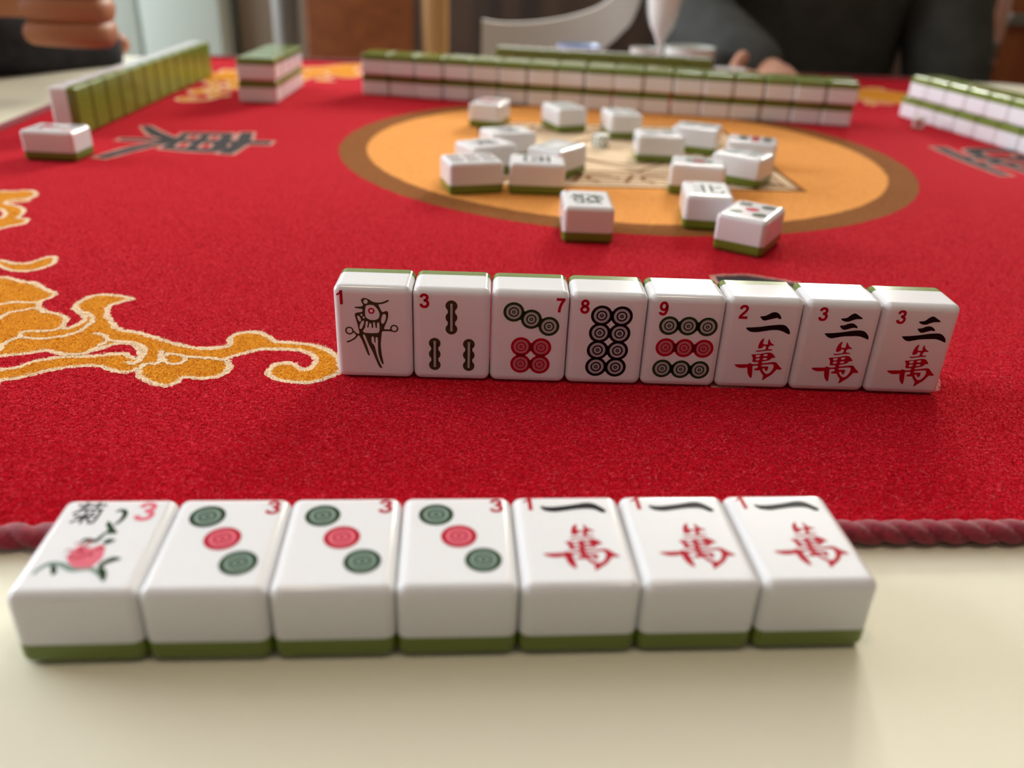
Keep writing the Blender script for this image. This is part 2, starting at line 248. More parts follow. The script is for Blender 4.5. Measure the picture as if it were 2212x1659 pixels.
MT={'big':[(-8.5,12.7),(-8.0,12.79),(-7.76,12.71),(-7.5,12.5),(-7.29,12.36),(-7.28,12.16),(-7.36,11.99),(-7.13,11.68),(-6.83,11.56),(-6.63,11.37),(-6.57,11.12),(-6.46,11.08),(-6.37,11.31),(-6.43,11.51),(-6.69,11.78),(-6.76,11.96),(-6.72,12.22),(-6.6,12.37),(-6.3,12.37),(-6.01,12.25),(-6.15,12.14),(-6.24,11.94),(-6.16,11.66),(-5.97,11.38),(-5.74,11.12),(-5.4,11.02),(-5.13,10.89),(-4.86,10.76),(-4.6,10.65),(-4.36,10.6),(-4.16,10.64),(-4.02,10.73),(-4.07,10.96),(-4.03,11.13),(-3.89,11.2),(-3.71,11.19),(-3.54,11.07),(-3.41,10.92),(-3.14,10.9),(-2.91,10.87),(-2.66,10.74),(-2.47,10.55),(-2.34,10.22),(-2.32,10.04),(-2.47,9.85),(-2.64,9.72),(-2.88,9.72),(-3.11,9.79),(-3.25,9.96),(-3.24,10.14),(-3.14,10.25),(-2.99,10.24),(-2.83,10.09),(-2.72,10.17),(-2.71,10.38),(-2.82,10.57),(-3.02,10.68),(-3.3,10.67),(-3.55,10.65),(-3.76,10.48),(-3.91,10.32),(-3.81,10.09),(-3.82,9.86),(-3.96,9.73),(-4.14,9.72),(-4.29,9.73),(-4.34,9.55),(-4.45,9.47),(-4.68,9.56),(-4.87,9.72),(-4.97,9.91),(-5.03,9.82),(-5.19,9.8),(-5.39,9.9),(-5.58,9.95),(-5.86,9.88),(-6.1,9.74),(-6.3,9.55),(-6.54,9.44),(-6.64,9.41)],'hole':[(-7.02,10.07),(-6.91,10.11),(-6.65,10.21),(-6.39,10.33),(-6.15,10.25),(-5.9,10.28),(-5.78,10.39),(-5.65,10.57),(-5.52,10.66),(-5.33,10.63),(-5.16,10.45),(-5.09,10.26),(-5.15,10.2),(-5.33,10.33),(-5.5,10.31),(-5.71,10.22),(-6.01,10.19),(-6.22,10.1),(-6.42,9.97),(-6.53,9.79),(-6.7,9.73),(-6.79,9.68)],'s1':[(-11.31,17.66),(-10.95,17.97),(-10.67,18.07),(-10.44,17.85),(-10.39,17.55),(-10.7,17.26),(-10.64,17.03),(-10.26,16.86),(-9.99,16.5),(-9.9,16.14),(-9.69,16.06),(-9.61,15.82),(-9.78,15.59),(-10.09,15.5)],'s1h':[(-10.58,16.36),(-10.55,16.64),(-10.34,16.45),(-10.21,16.15),(-10.38,16.02)],'s2':[(-9.06,13.68),(-8.93,13.73),(-8.6,13.61),(-8.37,13.68),(-8.26,13.94),(-8.11,14.0),(-7.99,13.73),(-8.03,13.49),(-8.21,13.28),(-8.47,13.28),(-8.7,13.41),(-9.02,13.6)],'ln':[[(-7.99,11.8),(-7.88,11.84),(-7.7,11.95),(-7.46,11.95),(-7.34,11.99)],[(-7.63,11.16),(-7.59,11.33),(-7.57,11.54),(-7.42,11.65),(-7.28,11.75),(-7.06,11.59)],[(-6.57,11.12),(-6.66,10.98),(-6.98,10.92),(-7.01,10.81),(-6.9,10.71),(-6.69,10.7),(-6.45,10.78),(-6.27,10.96),(-6.23,11.24),(-6.28,11.47),(-6.43,11.63),(-6.56,11.68),(-6.71,11.84)],[(-7.12,10.26),(-7.01,10.29),(-7.07,10.44),(-7.01,10.68),(-6.92,10.71)],[(-6.03,10.93),(-5.93,10.94),(-5.75,10.75),(-5.77,10.54),(-5.84,10.33)],[(-5.75,10.75),(-5.54,10.71),(-5.33,10.68),(-5.15,10.55),(-5.04,10.26),(-5.09,10.06),(-5.19,10.1)],[(-4.88,10.47),(-4.73,10.19),(-4.6,10.09),(-4.47,10.12),(-4.48,10.31),(-4.72,10.39),(-4.77,10.31)],[(-4.84,10.38),(-4.77,10.09),(-4.92,10.06),(-4.94,9.89)],[(-4.48,10.31),(-4.15,10.3),(-3.89,10.27)]]}
# ------------------------------------------------------------------ tile body
def rounded_halves(a, b, c, r, zc, segs=4):
    """box a*b*c (z from 0 to c) with rounded edges, cut at height zc into lower and upper shells"""
    def ax(lo, hi, cut=None):
        q = [math.tan(math.pi / 4 * k / segs) for k in range(segs + 1)]
        v = [lo + r - r * t for t in q[::-1]] + [hi - r + r * t for t in q]
        if cut is not None: v.append(cut)
        return sorted(set(round(x, 6) for x in v))
    X, Y, Z = ax(-a / 2, a / 2), ax(-b / 2, b / 2), ax(0, c, zc)
    lo = Vector((-a / 2 + r, -b / 2 + r, r)); hi = Vector((a / 2 - r, b / 2 - r, c - r))
    parts = []
    for side in (0, 1):
        vs = []; ns = []; fs = []; ix = {}
        def vert(p):
            k = tuple(round(x, 6) for x in p)
            if k in ix: return ix[k]
            p = Vector(p); q = Vector([min(max(p[i], lo[i]), hi[i]) for i in range(3)])
            d = p - q; n = d.normalized() if d.length > 1e-9 else Vector((0, 0, 1))
            vs.append((q + n * r) * U); ns.append(n); ix[k] = len(vs) - 1; return ix[k]
        def grid(A, B, f, flip):
            for i in range(len(A) - 1):
                for j in range(len(B) - 1):
                    ps = [f(A[i], B[j]), f(A[i + 1], B[j]), f(A[i + 1], B[j + 1]), f(A[i], B[j + 1])]
                    zm = sum(p[2] for p in ps) / 4
                    if (zm > zc) != bool(side): continue
                    t = [vert(p) for p in ps]
                    fs.append(t[::-1] if flip else t)
        grid(X, Y, lambda u, v: (u, v, 0), True); grid(X, Y, lambda u, v: (u, v, c), False)
        grid(X, Z, lambda u, v: (u, -b / 2, v), False); grid(X, Z, lambda u, v: (u, b / 2, v), True)
        grid(Y, Z, lambda u, v: (-a / 2, u, v), True); grid(Y, Z, lambda u, v: (a / 2, u, v), False)
        # closing cap on the cut
        rim = sorted([i for i, v in enumerate(vs) if abs(v.z - zc * U) < 1e-7], key=lambda i: math.atan2(vs[i].y, vs[i].x))
        off = len(vs); eps = (.0015 if side else -.0015) * U
        for i in rim: vs.append(Vector((vs[i].x, vs[i].y, vs[i].z))); ns.append(Vector((0, 0, -1 if side else 1)))
        cap = list(range(off, off + len(rim)))
        fs.append(cap[::-1] if side else cap)
        parts.append((vs, fs, ns))
    out = []
    for (vs, fs, ns), nm, m in zip(parts, ('green_back', 'ivory_body'), (green, ivory)):
        me = mesh(nm, vs, fs, [m])
        for p in me.polygons: p.use_smooth = True
        me.normals_split_custom_set_from_vertices([tuple(n) for n in ns]); out.append(me)
    return out
TW = .996
BACK, BODY = rounded_halves(TW, H - .01, D, .098, GB)

POSE = {
    'up': (Matrix.Identity(4)),
    'down': Matrix.Translation((0, 0, D * U)) @ Matrix.Rotation(math.pi, 4, 'Y'),
    'stand': Matrix.Translation((0, D * U / 2, H * U / 2)) @ Matrix.Rotation(math.pi / 2, 4, 'X'),
    'edge': Matrix.Translation((0, D * U / 2, W * U / 2)) @ Matrix.Rotation(math.pi / 2, 4, 'Y') @ Matrix.Rotation(math.pi / 2, 4, 'X'),
}
POSE['edge'] = Matrix.Translation((0, D * U / 2, W * U / 2)) @ Matrix.Rotation(math.pi / 2, 4, 'X') @ Matrix.Rotation(math.pi / 2, 4, 'Z')
NT = 0
def tile(x, y, z, yaw, pose, label, group, parts=()):
    """x, y: centre of the footprint"""
    e = empty('mahjong_tile', V(x, y, z), yaw); tag(e, label, 'mahjong tile', group)
    T = POSE[pose]
    for nm, me in (('ivory_body', BODY), ('green_back', BACK)) + tuple(parts):
        o = link(nm, me, e); o.matrix_local = T
    return e

# ------------------------------------------------------------------ engraved faces
def dots(k, c, r, m, gap):
    k.l = 0
    for x, y in c: k.ring(x, y, r, m)
    k.up()
    for x, y in c: k.ring(x, y, r * .73, gap)
    k.up()
    for x, y in c: k.ring(x, y, r * .50, m, r * .36)
    for x, y in c: k.ring(x, y, r * .18, m, r * .07, 16)
def web(k, c, r, m, dist):
    """fills the neck between neighbouring circles"""
    for i, a in enumerate(c):
        for b in c[i + 1:]:
            if math.hypot(a[0] - b[0], a[1] - b[1]) < dist:
                k.put(*ribbon([a, b], r * 1.0), m)
def num_mesh(ch, q, m=None, bold=.02, sx=1.0):
    k = Ink(); k.text(ch, q[0], q[1], q[2], m or ink_red, bold, sx); return ('numeral', k.mesh('numeral'))
def bamboo(k, x, y0, y1, m, gap, r=.0763):
    L = y1 - y0; k.l = 0; n = max(3, round(L / (r * 1.95)))
    for i in range(n): k.ring(x, y0 + r + (L - 2 * r) * i / (n - 1), r, m, 0, 24)
    k.put([(x - r * .62, y0 + r), (x + r * .62, y0 + r), (x + r * .62, y1 - r), (x - r * .62, y1 - r)], [(0, 1, 2, 3)], m)
    k.up(); k.put([(x - r * .2, y0 + r * .6), (x + r * .2, y0 + r * .6), (x + r * .2, y1 - r * .6), (x - r * .2, y1 - r * .6)], [(0, 1, 2, 3)], gap)
def wan(dx=0.0, dy=0.0, s=1.0):
    k = Ink(); cx, cy = .54, .45
    f = lambda P: [((x - cx) * s + cx + dx, (y - cy) * s + cy + dy) for x, y in P]
    k.poly(f(FA['wan1']), ink_red, sm=2); k.poly(f(FA['wan2']), ink_red, [f(h) for h in FA['wan_holes']], 2)
    return ('ten_thousand_character', k.mesh('ten_thousand_character'))
def strokes(names, extra=0.0):
    k = Ink()
    for n in names:
        k.l = 0; k.poly(FA[n], ink_black, sm=4)
        if extra: k.up(); k.put(*ribbon(spline(FA[n], 4), extra, True), ink_black)
    return ('number_character', k.mesh('number_character'))
def one(nm, fn):
    k = Ink(); fn(k); return (nm, k.mesh(nm))
N_ = FA['num']
def f_bird(k):
    k.poly(FA['bird_out'], ink_olive, FA['bird_holes'], 2)
    for x, y, r, r0 in FA['bird_rings']: k.ring(x, y, r, ink_olive, r0)
def f_eye(k):
    x, y, r, r0 = FA['bird_eye']; k.ring(x, y, r, ink_red, r0)
FACE = {}
FACE['bird'] = (num_mesh('1', N_['m1']), one('bird_engraving', f_bird), one('red_eye', f_eye))
FACE['bam3'] = (num_mesh('3', N_['m2']), one('bamboo_sticks', lambda k: [bamboo(k, a[0], b[1], a[1], ink_olive, ink_grey) for a, b in FA['bam3']]))
def f7g(k): web(k, FA['d7g'], .13, ink_green, .3); dots(k, FA['d7g'], .134, ink_green, ink_grey)
def f7r(k): web(k, FA['d7r'], .12, ink_red, .28); dots(k, FA['d7r'], .134, ink_red, ink_gapred)
def f8(k): web(k, FA['d8'], .13, ink_black, .29); dots(k, FA['d8'], .140, ink_black, ink_grey)
def f9g(k):
    for a in (FA['d9'][:3], FA['d9'][6:]): k.l = 0; web(k, a, .12, ink_green, .28); dots(k, a, .131, ink_green, ink_grey)
def f9r(k): web(k, FA['d9'][3:6], .12, ink_red, .28); dots(k, FA['d9'][3:6], .131, ink_red, ink_gapred)
FACE['dot7'] = (num_mesh('7', N_['m3']), one('green_circles', f7g), one('red_circles', f7r))
FACE['dot8'] = (num_mesh('8', N_['m4']), one('black_circles', f8))
FACE['dot9'] = (num_mesh('9', N_['m5']), one('green_circles', f9g), one('red_circles', f9r))
FACE['wan2'] = (num_mesh('2', N_['m6']), strokes(('er1', 'er2')), wan())
FACE['wan3'] = (num_mesh('3', N_['m8']), strokes(('san1', 'san2', 'san3')), wan(.018, -.006))
FACE['wan1'] = (num_mesh('1', (.165, 1.150, .20), None, .012), strokes(('yi',), .026), wan(.008, .075, 1.02))
FACE['dot3'] = (num_mesh('3', (.855, 1.125, .20), None, .012), one('green_circles', lambda k: dots(k, [FA['d3'][0], FA['d3'][2]], .155, ink_green, ink_greygreen)),
                one('red_circle', lambda k: dots(k, [FA['d3'][1]], .155, ink_red, ink_pink)))
def f_stem(k):
    for i, l in enumerate(FA['fl_stem']):
        s = spline(l, 5, False); k.put(*ribbon(s, .045 if i != 2 else .055, taper=True), ink_greygreen if i == 2 else ink_green)
    k.up()
    for l in FA['fl_leaf']: k.poly(l, ink_green)
def f_flower(k):
    k.poly(FA['fl'], ink_pink); k.up(); rnd = random.Random(3)
    for i in range(15):
        a = rnd.random() * 6.28; q = rnd.random() ** .5
        cx, cy = .43 + .14 * q * math.cos(a), .55 + .13 * q * math.sin(a)
        k.put(*ribbon(spline([(cx - .03, cy), (cx, cy + .03), (cx + .03, cy)], 3, False), .012), ink_red)
FACE['flower'] = (num_mesh('3', (.765, 1.076, .27), ink_pink, .0), one('flower_character', lambda k: k.text('菊', .272, 1.062, .31, ink_black, .006, .85)),
                  one('leafy_stem', f_stem), one('flower', f_flower))
def wind(ch, ix, m=ink_black):
    return (num_mesh(ix, (.15, 1.16, .15)), one('wind_character', lambda k: k.text(ch, .5, .62, .66, m, .008, .95)))
FACE['east'], FACE['south'], FACE['west'], FACE['north'] = wind('東', 'E'), wind('南', 'S'), wind('西', 'W'), wind('北', 'N', ink_green)
FACE['fa'] = (num_mesh('F', (.15, 1.16, .15)), one('green_dragon_character', lambda k: k.text('發', .5, .62, .70, ink_green, .006)))
FACE['zhong'] = (num_mesh('C', (.15, 1.16, .15)), one('red_dragon_character', lambda k: k.text('中', .5, .62, .75, ink_red, .02)))
def f_frame(k):
    for a, b in ((.17, .045), (.235, .02)):
        o = [(a, a), (1 - a, a), (1 - a, H - a), (a, H - a)]; i = [(a + b, a + b), (1 - a - b, a + b), (1 - a - b, H - a - b), (a + b, H - a - b)]
        k.put(*tess(o, [i]), ink_greygreen)
FACE['blank'] = (one('frame_engraving', f_frame),)
d5 = [(.27, .98), (.73, .98), (.27, .36), (.73, .36)]
FACE['dot5'] = (num_mesh('5', (.13, 1.19, .14)), one('green_circles', lambda k: dots(k, d5, .135, ink_green, ink_greygreen)), one('red_circle', lambda k: dots(k, [(.5, .67)], .135, ink_red, ink_pink)))
FACE['dot1'] = (one('green_ring', lambda k: k.ring(.5, .65, .33, ink_greygreen, .2)), one('red_centre', lambda k: dots(k, [(.5, .65)], .17, ink_red, ink_gapred)))
FACE['dot4'] = (num_mesh('4', (.13, 1.19, .14)), one('green_circles', lambda k: dots(k, d5, .15, ink_greygreen, ink_grey)))
def f_b9(k, cols, m):
    for x in cols:
        for y in (.10, .48, .86): bamboo(k, x, y, y + .32, m, ink_grey, .062)
FACE['bam9'] = (num_mesh('9', (.13, 1.20, .12)), one('red_bamboo_sticks', lambda k: f_b9(k, (.5,), ink_red)), one('black_bamboo_sticks', lambda k: f_b9(k, (.27, .73), ink_green)))
def f_b6(k):
    for x in (.28, .5, .72):
        for y in (.2, .68): bamboo(k, x, y, y + .40, ink_greygreen, ink_grey, .065)
FACE['bam6'] = (one('bamboo_sticks', f_b6),)
def f_b8(k):
    for sgn, y in ((1, .88), (-1, .42)):
        k.l = 0
        pts = [(.2, y - .17 * sgn), (.35, y + .17 * sgn), (.5, y - .1 * sgn), (.65, y + .17 * sgn), (.8, y - .17 * sgn)]
        k.put(*ribbon(pts, .06), ink_greygreen)
        for x in (.2, .8): k.put(*ribbon([(x, y - .2), (x, y + .2)], .06), ink_green)
FACE['bam8'] = (one('bamboo_sticks', f_b8),)

# ------------------------------------------------------------------ tiles in the near row (lying face up on the table)
ORD = ['first', 'second', 'third', 'fourth', 'fifth', 'sixth', 'seventh', 'eighth', 'ninth', 'tenth', 'eleventh', 'twelfth', 'thirteenth', 'fourteenth', 'fifteenth', 'sixteenth', 'seventeenth']
na = .082; nx, ny = -3.851, 4.869
near = [('flower', 'tile with pink-red flower and green stem, leftmost in the near row on the bare table'),
        ('dot3', 'tile with three diagonal circles right beside the flower tile, near row on the table'),
        ('dot3', 'middle one of the three tiles with three diagonal circles, near row on the table'),
        ('dot3', 'tile with three diagonal circles touching the first one-stroke tile, near row on the table'),
        ('wan1', 'one-stroke tile with red character, beside the three-circle tiles in the near row'),
        ('wan1', 'one-stroke tile with red character, between two like it in the near row'),
        ('wan1', 'one-stroke tile with red character at the right end of the near row')]
for i, (f, lab) in enumerate(near):
    c = (i + .5) * 1.0
    x = nx + c * math.cos(na) - H / 2 * math.sin(na); y = ny + c * math.sin(na) + H / 2 * math.cos(na)
    tile(x, y, 0, na + R((.3, -.2, .1, -.1, .2, -.2, .1)[i]), 'up', lab, 'face-up tiles in the near row', FACE[f])

# ------------------------------------------------------------------ the hand standing in the middle row
ma = .027; mx, my = -2.298, 9.896
mid = [('bird', 'standing tile numbered 1 with an engraved olive bird, left end of the standing row'),
       ('bam3', 'standing tile numbered 3 with three olive bamboo sticks'),
       ('dot7', 'standing tile numbered 7 with three green and four red circles'),
       ('dot8', 'standing tile numbered 8 with eight black circles'),
       ('dot9', 'standing tile numbered 9 with green and red rows of circles'),
       ('wan2', 'standing tile numbered 2 with two black strokes over a red character'),
       ('wan3', 'standing tile numbered 3 with three black strokes, beside the tile numbered 2'),
       ('wan3', 'standing tile numbered 3 with three black strokes, right end of the standing row')]
MYAW = (0, .1, -.1, 0, -.2, -.4, -.5, -.6)
for i, (f, lab) in enumerate(mid):
    c = (i + .5) * 1.004 - .025
    x = mx + c * math.cos(ma); y = my + c * math.sin(ma) + D / 2 + (-.02 * max(0, i - 5))
    tile(x, y, MZ, ma + R(MYAW[i]), 'stand', lab, 'tiles standing in the middle row', FACE[f])
# ------------------------------------------------------------------ discards in the middle of the mat
def lying(nx_, ny_, t, a_is_w, label, face, group='discarded tiles around the mat centre', flip=False):
    """(nx_, ny_): nearest corner; t: direction of the edge that runs right from it"""
    e = (math.cos(t), math.sin(t)); n = (-math.sin(t), math.cos(t))
    a, b = (W, H) if a_is_w else (H, W)
    x = nx_ + e[0] * a / 2 + n[0] * b / 2; y = ny_ + e[1] * a / 2 + n[1] * b / 2
    yaw = t if a_is_w else t - math.pi / 2
    if flip: yaw += math.pi
    tile(x, y, MZ, yaw, 'up', label, group, FACE[face])
lying(-.743, 26.895, 1.303, False, 'face-up tile with a red mark, farthest left of the discards near the long wall', 'zhong')
lying(-.785, 22.43, .416, False, 'black-character tile behind two others like it in the left cluster of discards', 'south')
lying(-1.156, 20.70, .596, False, 'black-character tile just behind the red-striped tile in the left cluster', 'east')
lying(-1.60, 19.02, .328, False, 'tile with red and black stripes, leftmost of the front discards', 'bam9')
lying(-.27, 19.36, .010, False, 'black-character tile touching the right end of the red-striped tile', 'west')
lying(.955, 20.66, .982, False, 'tile engraved with only a grey rectangular frame, right of the left cluster', 'blank')
lying(.855, 15.937, .022, True, 'tile with a green character and red letter F, nearest discard left of centre', 'fa')
lying(1.103, 26.638, .429, True, 'back discard with pale green marks, alone between red-marked tile and small die', 'bam6')
lying(2.642, 26.043, .179, True, 'back discard with pale green circles, right behind the small green-spotted die', 'dot4')
lying(3.09, 23.12, .0, False, 'landscape tile with pale green zigzag marks, right of the small die', 'bam8')
lying(5.46, 24.22, 1.211, True, 'tile with pale green marks at the back, behind the landscape green tile', 'bam6')
lying(6.703, 22.62, 1.307, True, 'tile showing green, red, green bands, farthest right of the discards', 'dot9')
lying(5.834, 20.70, .974, True, 'tile with faint green zigzag lines, in front of the green-red-green tile', 'bam8')
lying(3.50, 19.98, -.20, False, 'tile with one big green ring and red centre, behind the tile lettered N', 'dot1')
lying(3.404, 17.16, -.092, True, 'tile with a north wind character and red letter N', 'north')
lying(4.641, 15.43, 1.033, False, 'tile with five circles, the middle one red, nearest discard on the right', 'dot5')
lying(-12.203, 20.682, -.019, False, 'single tile lying face up at far left, before the green-backed standing row', 'flower', 'single tile before the left row')

# ------------------------------------------------------------------ walls and racks of tiles
lay = ('lower', 'upper')
wa = R(-8.64)
for lv in (0, 1):
    for i in range(17):
        c = (i + .5) * 1.0175 + (.012 * math.sin(i * 2.3 + lv * 1.7))
        off = H / 2 - .15 * lv + .03 * math.sin(i * 1.9 + lv)
        x = -5.95 + c * math.cos(wa) - off * math.sin(wa) + .02 * lv
        y = 32.31 + c * math.sin(wa) + off * math.cos(wa)
        tile(x, y, MZ + lv * D, wa + R(.6 * math.sin(i * 3.1 + lv)), 'down', 'face-down tile in the long far wall, %s from its left end, %s layer' % (ORD[i], lay[lv]), 'face-down tiles of the long far wall')
sa = R(1.0)
for lv in (0, 1):
    for i in range(4):
        c = (i + .5) * 1.03
        x = -9.66 + H / 2 * math.cos(sa) - c * math.sin(sa) + .02 * lv; y = 29.66 + H / 2 * math.sin(sa) + c * math.cos(sa) - .05 * lv
        tile(x, y, MZ + lv * D, sa + R(90), 'down', 'face-down tile in the short stack at far left, %s from the front, %s layer' % (ORD[i], lay[lv]), 'face-down tiles of the short far-left stack')
# wall at the right, running towards the camera and out of the frame
ra = math.atan2(27.0 - 32.55, 15.13 - 13.83)
for lv in (0, 1):
    for i in range(9):
        c = (i + .5) * 1.0 + (.25 if lv else 0)
        x = 13.83 + c * math.cos(ra) - H / 2 * math.sin(ra); y = 32.50 + c * math.sin(ra) + H / 2 * math.cos(ra)
        tile(x, y, MZ + lv * D, ra + R(.5 * math.sin(i * 2 + lv)), 'down', 'face-down tile in the right-hand wall, %s from its far end, %s layer' % (ORD[i], lay[lv]), 'face-down tiles of the right-hand wall')
# opposite player's standing tiles
ba = R(-7.26)
for i in range(9):
    c = (i + .5) * .985
    x = -1.26 + c * math.cos(ba) - D / 2 * math.sin(ba); y = 37.33 + c * math.sin(ba) + D / 2 * math.cos(ba)
    tile(x, y, MZ, ba + math.pi, 'stand', 'green-backed standing tile behind the long wall, %s from the left' % ORD[i], "opposite player's standing tiles")
# left player's standing tiles
la = R(-90 + 1.7)
for i in range(12):
    c = (i + .5) * .985
    # row direction runs away from the camera
    dx, dy = math.cos(la + math.pi), math.sin(la + math.pi)
    x = -12.07 + c * dx - D / 2 * (-dy) * -1 * -1; y = 23.48 + c * dy
    tile(-12.07 + c * dx - D / 2, 23.48 + c * dy, MZ, la, 'stand', 'green-backed standing tile in the left row, %s from the near end' % ORD[i], "left player's standing tiles")
# tile under the opposite player's fingers
tile(8.32, 36.45, MZ, R(-8), 'edge', 'pale tile on its long edge, right beside the green-backed standing row, at the fingertips', 'tile at the fingertips', FACE['dot4'])

# ------------------------------------------------------------------ dice
die_m = mat('die_resin', (.82, .84, .80), .25, sss=.3)
DS = .38
def die(x, y, yaw, label, pipcol, nfront):
    e = empty('die', V(x, y, MZ), yaw); tag(e, label, 'die', 'two small dice')
    b = MB(); b.box((0, 0, DS * U / 2), (DS * U / 2,) * 3, None, .05 * U); b.build('cube_body', die_m, e)
    P = {1: [(0, 0)], 2: [(-.25, .25), (.25, -.25)], 3: [(-.27, .27), (0, 0), (.27, -.27)], 4: [(-.25, -.25), (-.25, .25), (.25, -.25), (.25, .25)], 5: [(-.27, -.27), (-.27, .27), (.27, -.27), (.27, .27), (0, 0)], 6: [(-.25, -.28), (-.25, 0), (-.25, .28), (.25, -.28), (.25, 0), (.25, .28)]}
    k = MB(); h = DS / 2; ee = .003
    faces = [((0, -1, 0), (1, 0, 0), (0, 0, 1), nfront[0]), ((-1, 0, 0), (0, -1, 0), (0, 0, 1), nfront[1]), ((0, 0, 1), (1, 0, 0), (0, 1, 0), nfront[2]),
             ((1, 0, 0), (0, 1, 0), (0, 0, 1), 7 - nfront[1]), ((0, 1, 0), (-1, 0, 0), (0, 0, 1), 7 - nfront[0])]
    for nn, a, b2, num in faces:
        nn, a, b2 = Vector(nn), Vector(a), Vector(b2)
        for (p, q) in P[num]:
            r = .22 * DS if num == 1 else .11 * DS
            ctr = Vector((0, 0, h)) + nn * (h + ee) + a * p * DS + b2 * q * DS
            k.add([(ctr + a * r * math.cos(t * math.pi / 8) + b2 * r * math.sin(t * math.pi / 8)) * U for t in range(16)], [tuple(range(16))], ink_red if num in (1, 4) and pipcol != 'g' or num == 1 else ink_green)
    k.build('pips', None, e, False)
die(2.28, 24.95, R(40), 'small white die with green pips, in the middle among the discards', 'g', (5, 6, 2))
die(13.62, 30.15, R(-22), 'small white die with one red pip, against the right-hand wall', 'r', (1, 2, 3))

# ------------------------------------------------------------------ play mat
mrot = R(4.2); MCX, MCY, MHF = 2.8, 24.42, 17.42
def m2w(x, y):     # mat coordinates -> world (tile widths)
    return (MCX + x * math.cos(mrot) - y * math.sin(mrot), MCY + x * math.sin(mrot) + y * math.cos(mrot))
def rot_c(p, k):
    x, y = p[0] - MCX, p[1] - MCY
    for _ in range(k): x, y = y, -x
    return (x + MCX, y + MCY)
def rrect(h, r, n=10):
    o = []
    for cx, cy, a0 in ((h - r, h - r, 0), (-h + r, h - r, 90), (-h + r, -h + r, 180), (h - r, -h + r, 270)):
        o += [(cx + r * math.cos(R(a0 + 90 * k / n)), cy + r * math.sin(R(a0 + 90 * k / n))) for k in range(n + 1)]
    return o
me_ = empty('play_mat', V(MCX, MCY, 0)); tag(me_, 'large red pile play mat with gold scrolls and an orange circle, on the table', 'mat')
def loc(p, z): return ((p[0] - MCX) * U, (p[1] - MCY) * U, z * U)
b = MB(); out = [m2w(*p) for p in rrect(MHF, 1.2)]
n = len(out)
b.add([loc(p, .004) for p in out] + [loc(p, MZ) for p in out], [tuple(range(n, 2 * n)), tuple(range(n))[::-1]] + [(i, (i + 1) % n, n + (i + 1) % n, n + i) for i in range(n)])
b.build('red_pile', pile_red, me_, False)
def fuzz(pts, step=.035, amp=.016, closed=True):
    """resample densely and roughen, like tufts along the edge of a woven motif"""
    o = []
    n = len(pts)
    for i in range(n if closed else n - 1):
        a, c = pts[i], pts[(i + 1) % n]; L = math.hypot(c[0] - a[0], c[1] - a[1]); m = max(1, int(L / step))
        for k in range(m):
            t = k / m; x, y = a[0] + (c[0] - a[0]) * t, a[1] + (c[1] - a[1]) * t
            o.append((x + random.uniform(-amp, amp), y + random.uniform(-amp, amp)))
    if not closed: o.append(pts[-1])
    return o
def layer(b, lv, vs, fs, m): b.add([loc(p, MZ + .0009 * lv) for p in vs], fs, m)
def jit(vs, a): return [(x + random.uniform(-a, a), y + random.uniform(-a, a)) for x, y in vs]
def border(b, lv, c, w, closed, am):
    """a row of tufts three vertices wide, frayed on both sides"""
    n = len(c); vs, fs = ribbon(c, w, closed)
    layer(b, lv, jit(vs, am), fs, pile_cream)
    vs, fs = ribbon(c, w * .55, closed); layer(b, lv + .25, vs, fs, pile_cream)
def motif(b, k, fine):
    st, am = (.030, .022) if fine else (.15, .02)
    g = lambda P, cl=True: fuzz([rot_c(p, k) for p in spline(P, 4, cl)], st, .003, cl)
    big, s1, s2 = g(MT['big']), g(MT['s1']), g(MT['s2'])
    for c in (big, s1, s2): layer(b, 1, *tess(c), pile_gold)
    hole, s1h = g(MT['hole']), g(MT['s1h'])
    for c in (hole, s1h): layer(b, 1.6, *tess(c), pile_red)
    # the scroll runs on towards the corner
    q0, q1 = MT['big'][0], MT['big'][-1]
    ext = g([(q0[0] + .12, q0[1]), (q0[0] - 1.2, q0[1] + .75), (q0[0] - 2.3, q0[1] + .2), (q0[0] - 2.0, q0[1] - .9), (q0[0] - 2.9, q0[1] - 1.7), (q1[0] - 2.6, q1[1] - .2), (q1[0] - 1.2, q1[1] - .75), (q1[0] + .05, q1[1] + .05)], False)
    layer(b, .8, *tess(ext), pile_gold); border(b, .9, ext, .088, False, am)
    w = .088
    for c in (big, s1, s2): border(b, 2, c, w, True, am)
    for c in (hole, s1h): border(b, 2.5, c, w, True, am)
    for j, l in enumerate(MT['ln']): border(b, 3 + .5 * j, g(l, False), w * .8, False, am)
# further gold cloud blobs nearer each corner
def blob(b, cx, cy, s, k, seed):
    rnd = random.Random(seed); pts = []
    for i in range(12):
        a = i / 12 * 2 * math.pi; r = s * (.55 + .5 * rnd.random() + .25 * math.sin(3 * a + seed))
        pts.append((cx + r * 1.4 * math.cos(a), cy + r * math.sin(a)))
    c = fuzz([rot_c(p, k) for p in spline(pts, 4)], .12, .02); layer(b, .2 + .02 * (seed % 10), *tess(c), pile_gold); layer(b, .5 + .02 * (seed % 10), *ribbon(c, .1, True), pile_cream)
for k in (0, 1, 2, 3):
    b = MB(); motif(b, k, k == 0)
    blob(b, -11.4, 13.6, 1.5, k, 5 + k); blob(b, -12.0, 17.4, 1.0, k, 15 + k); blob(b, -9.4, 9.9, .9, k, 25 + k)
    b.build('gold_scroll', None, me_, False)
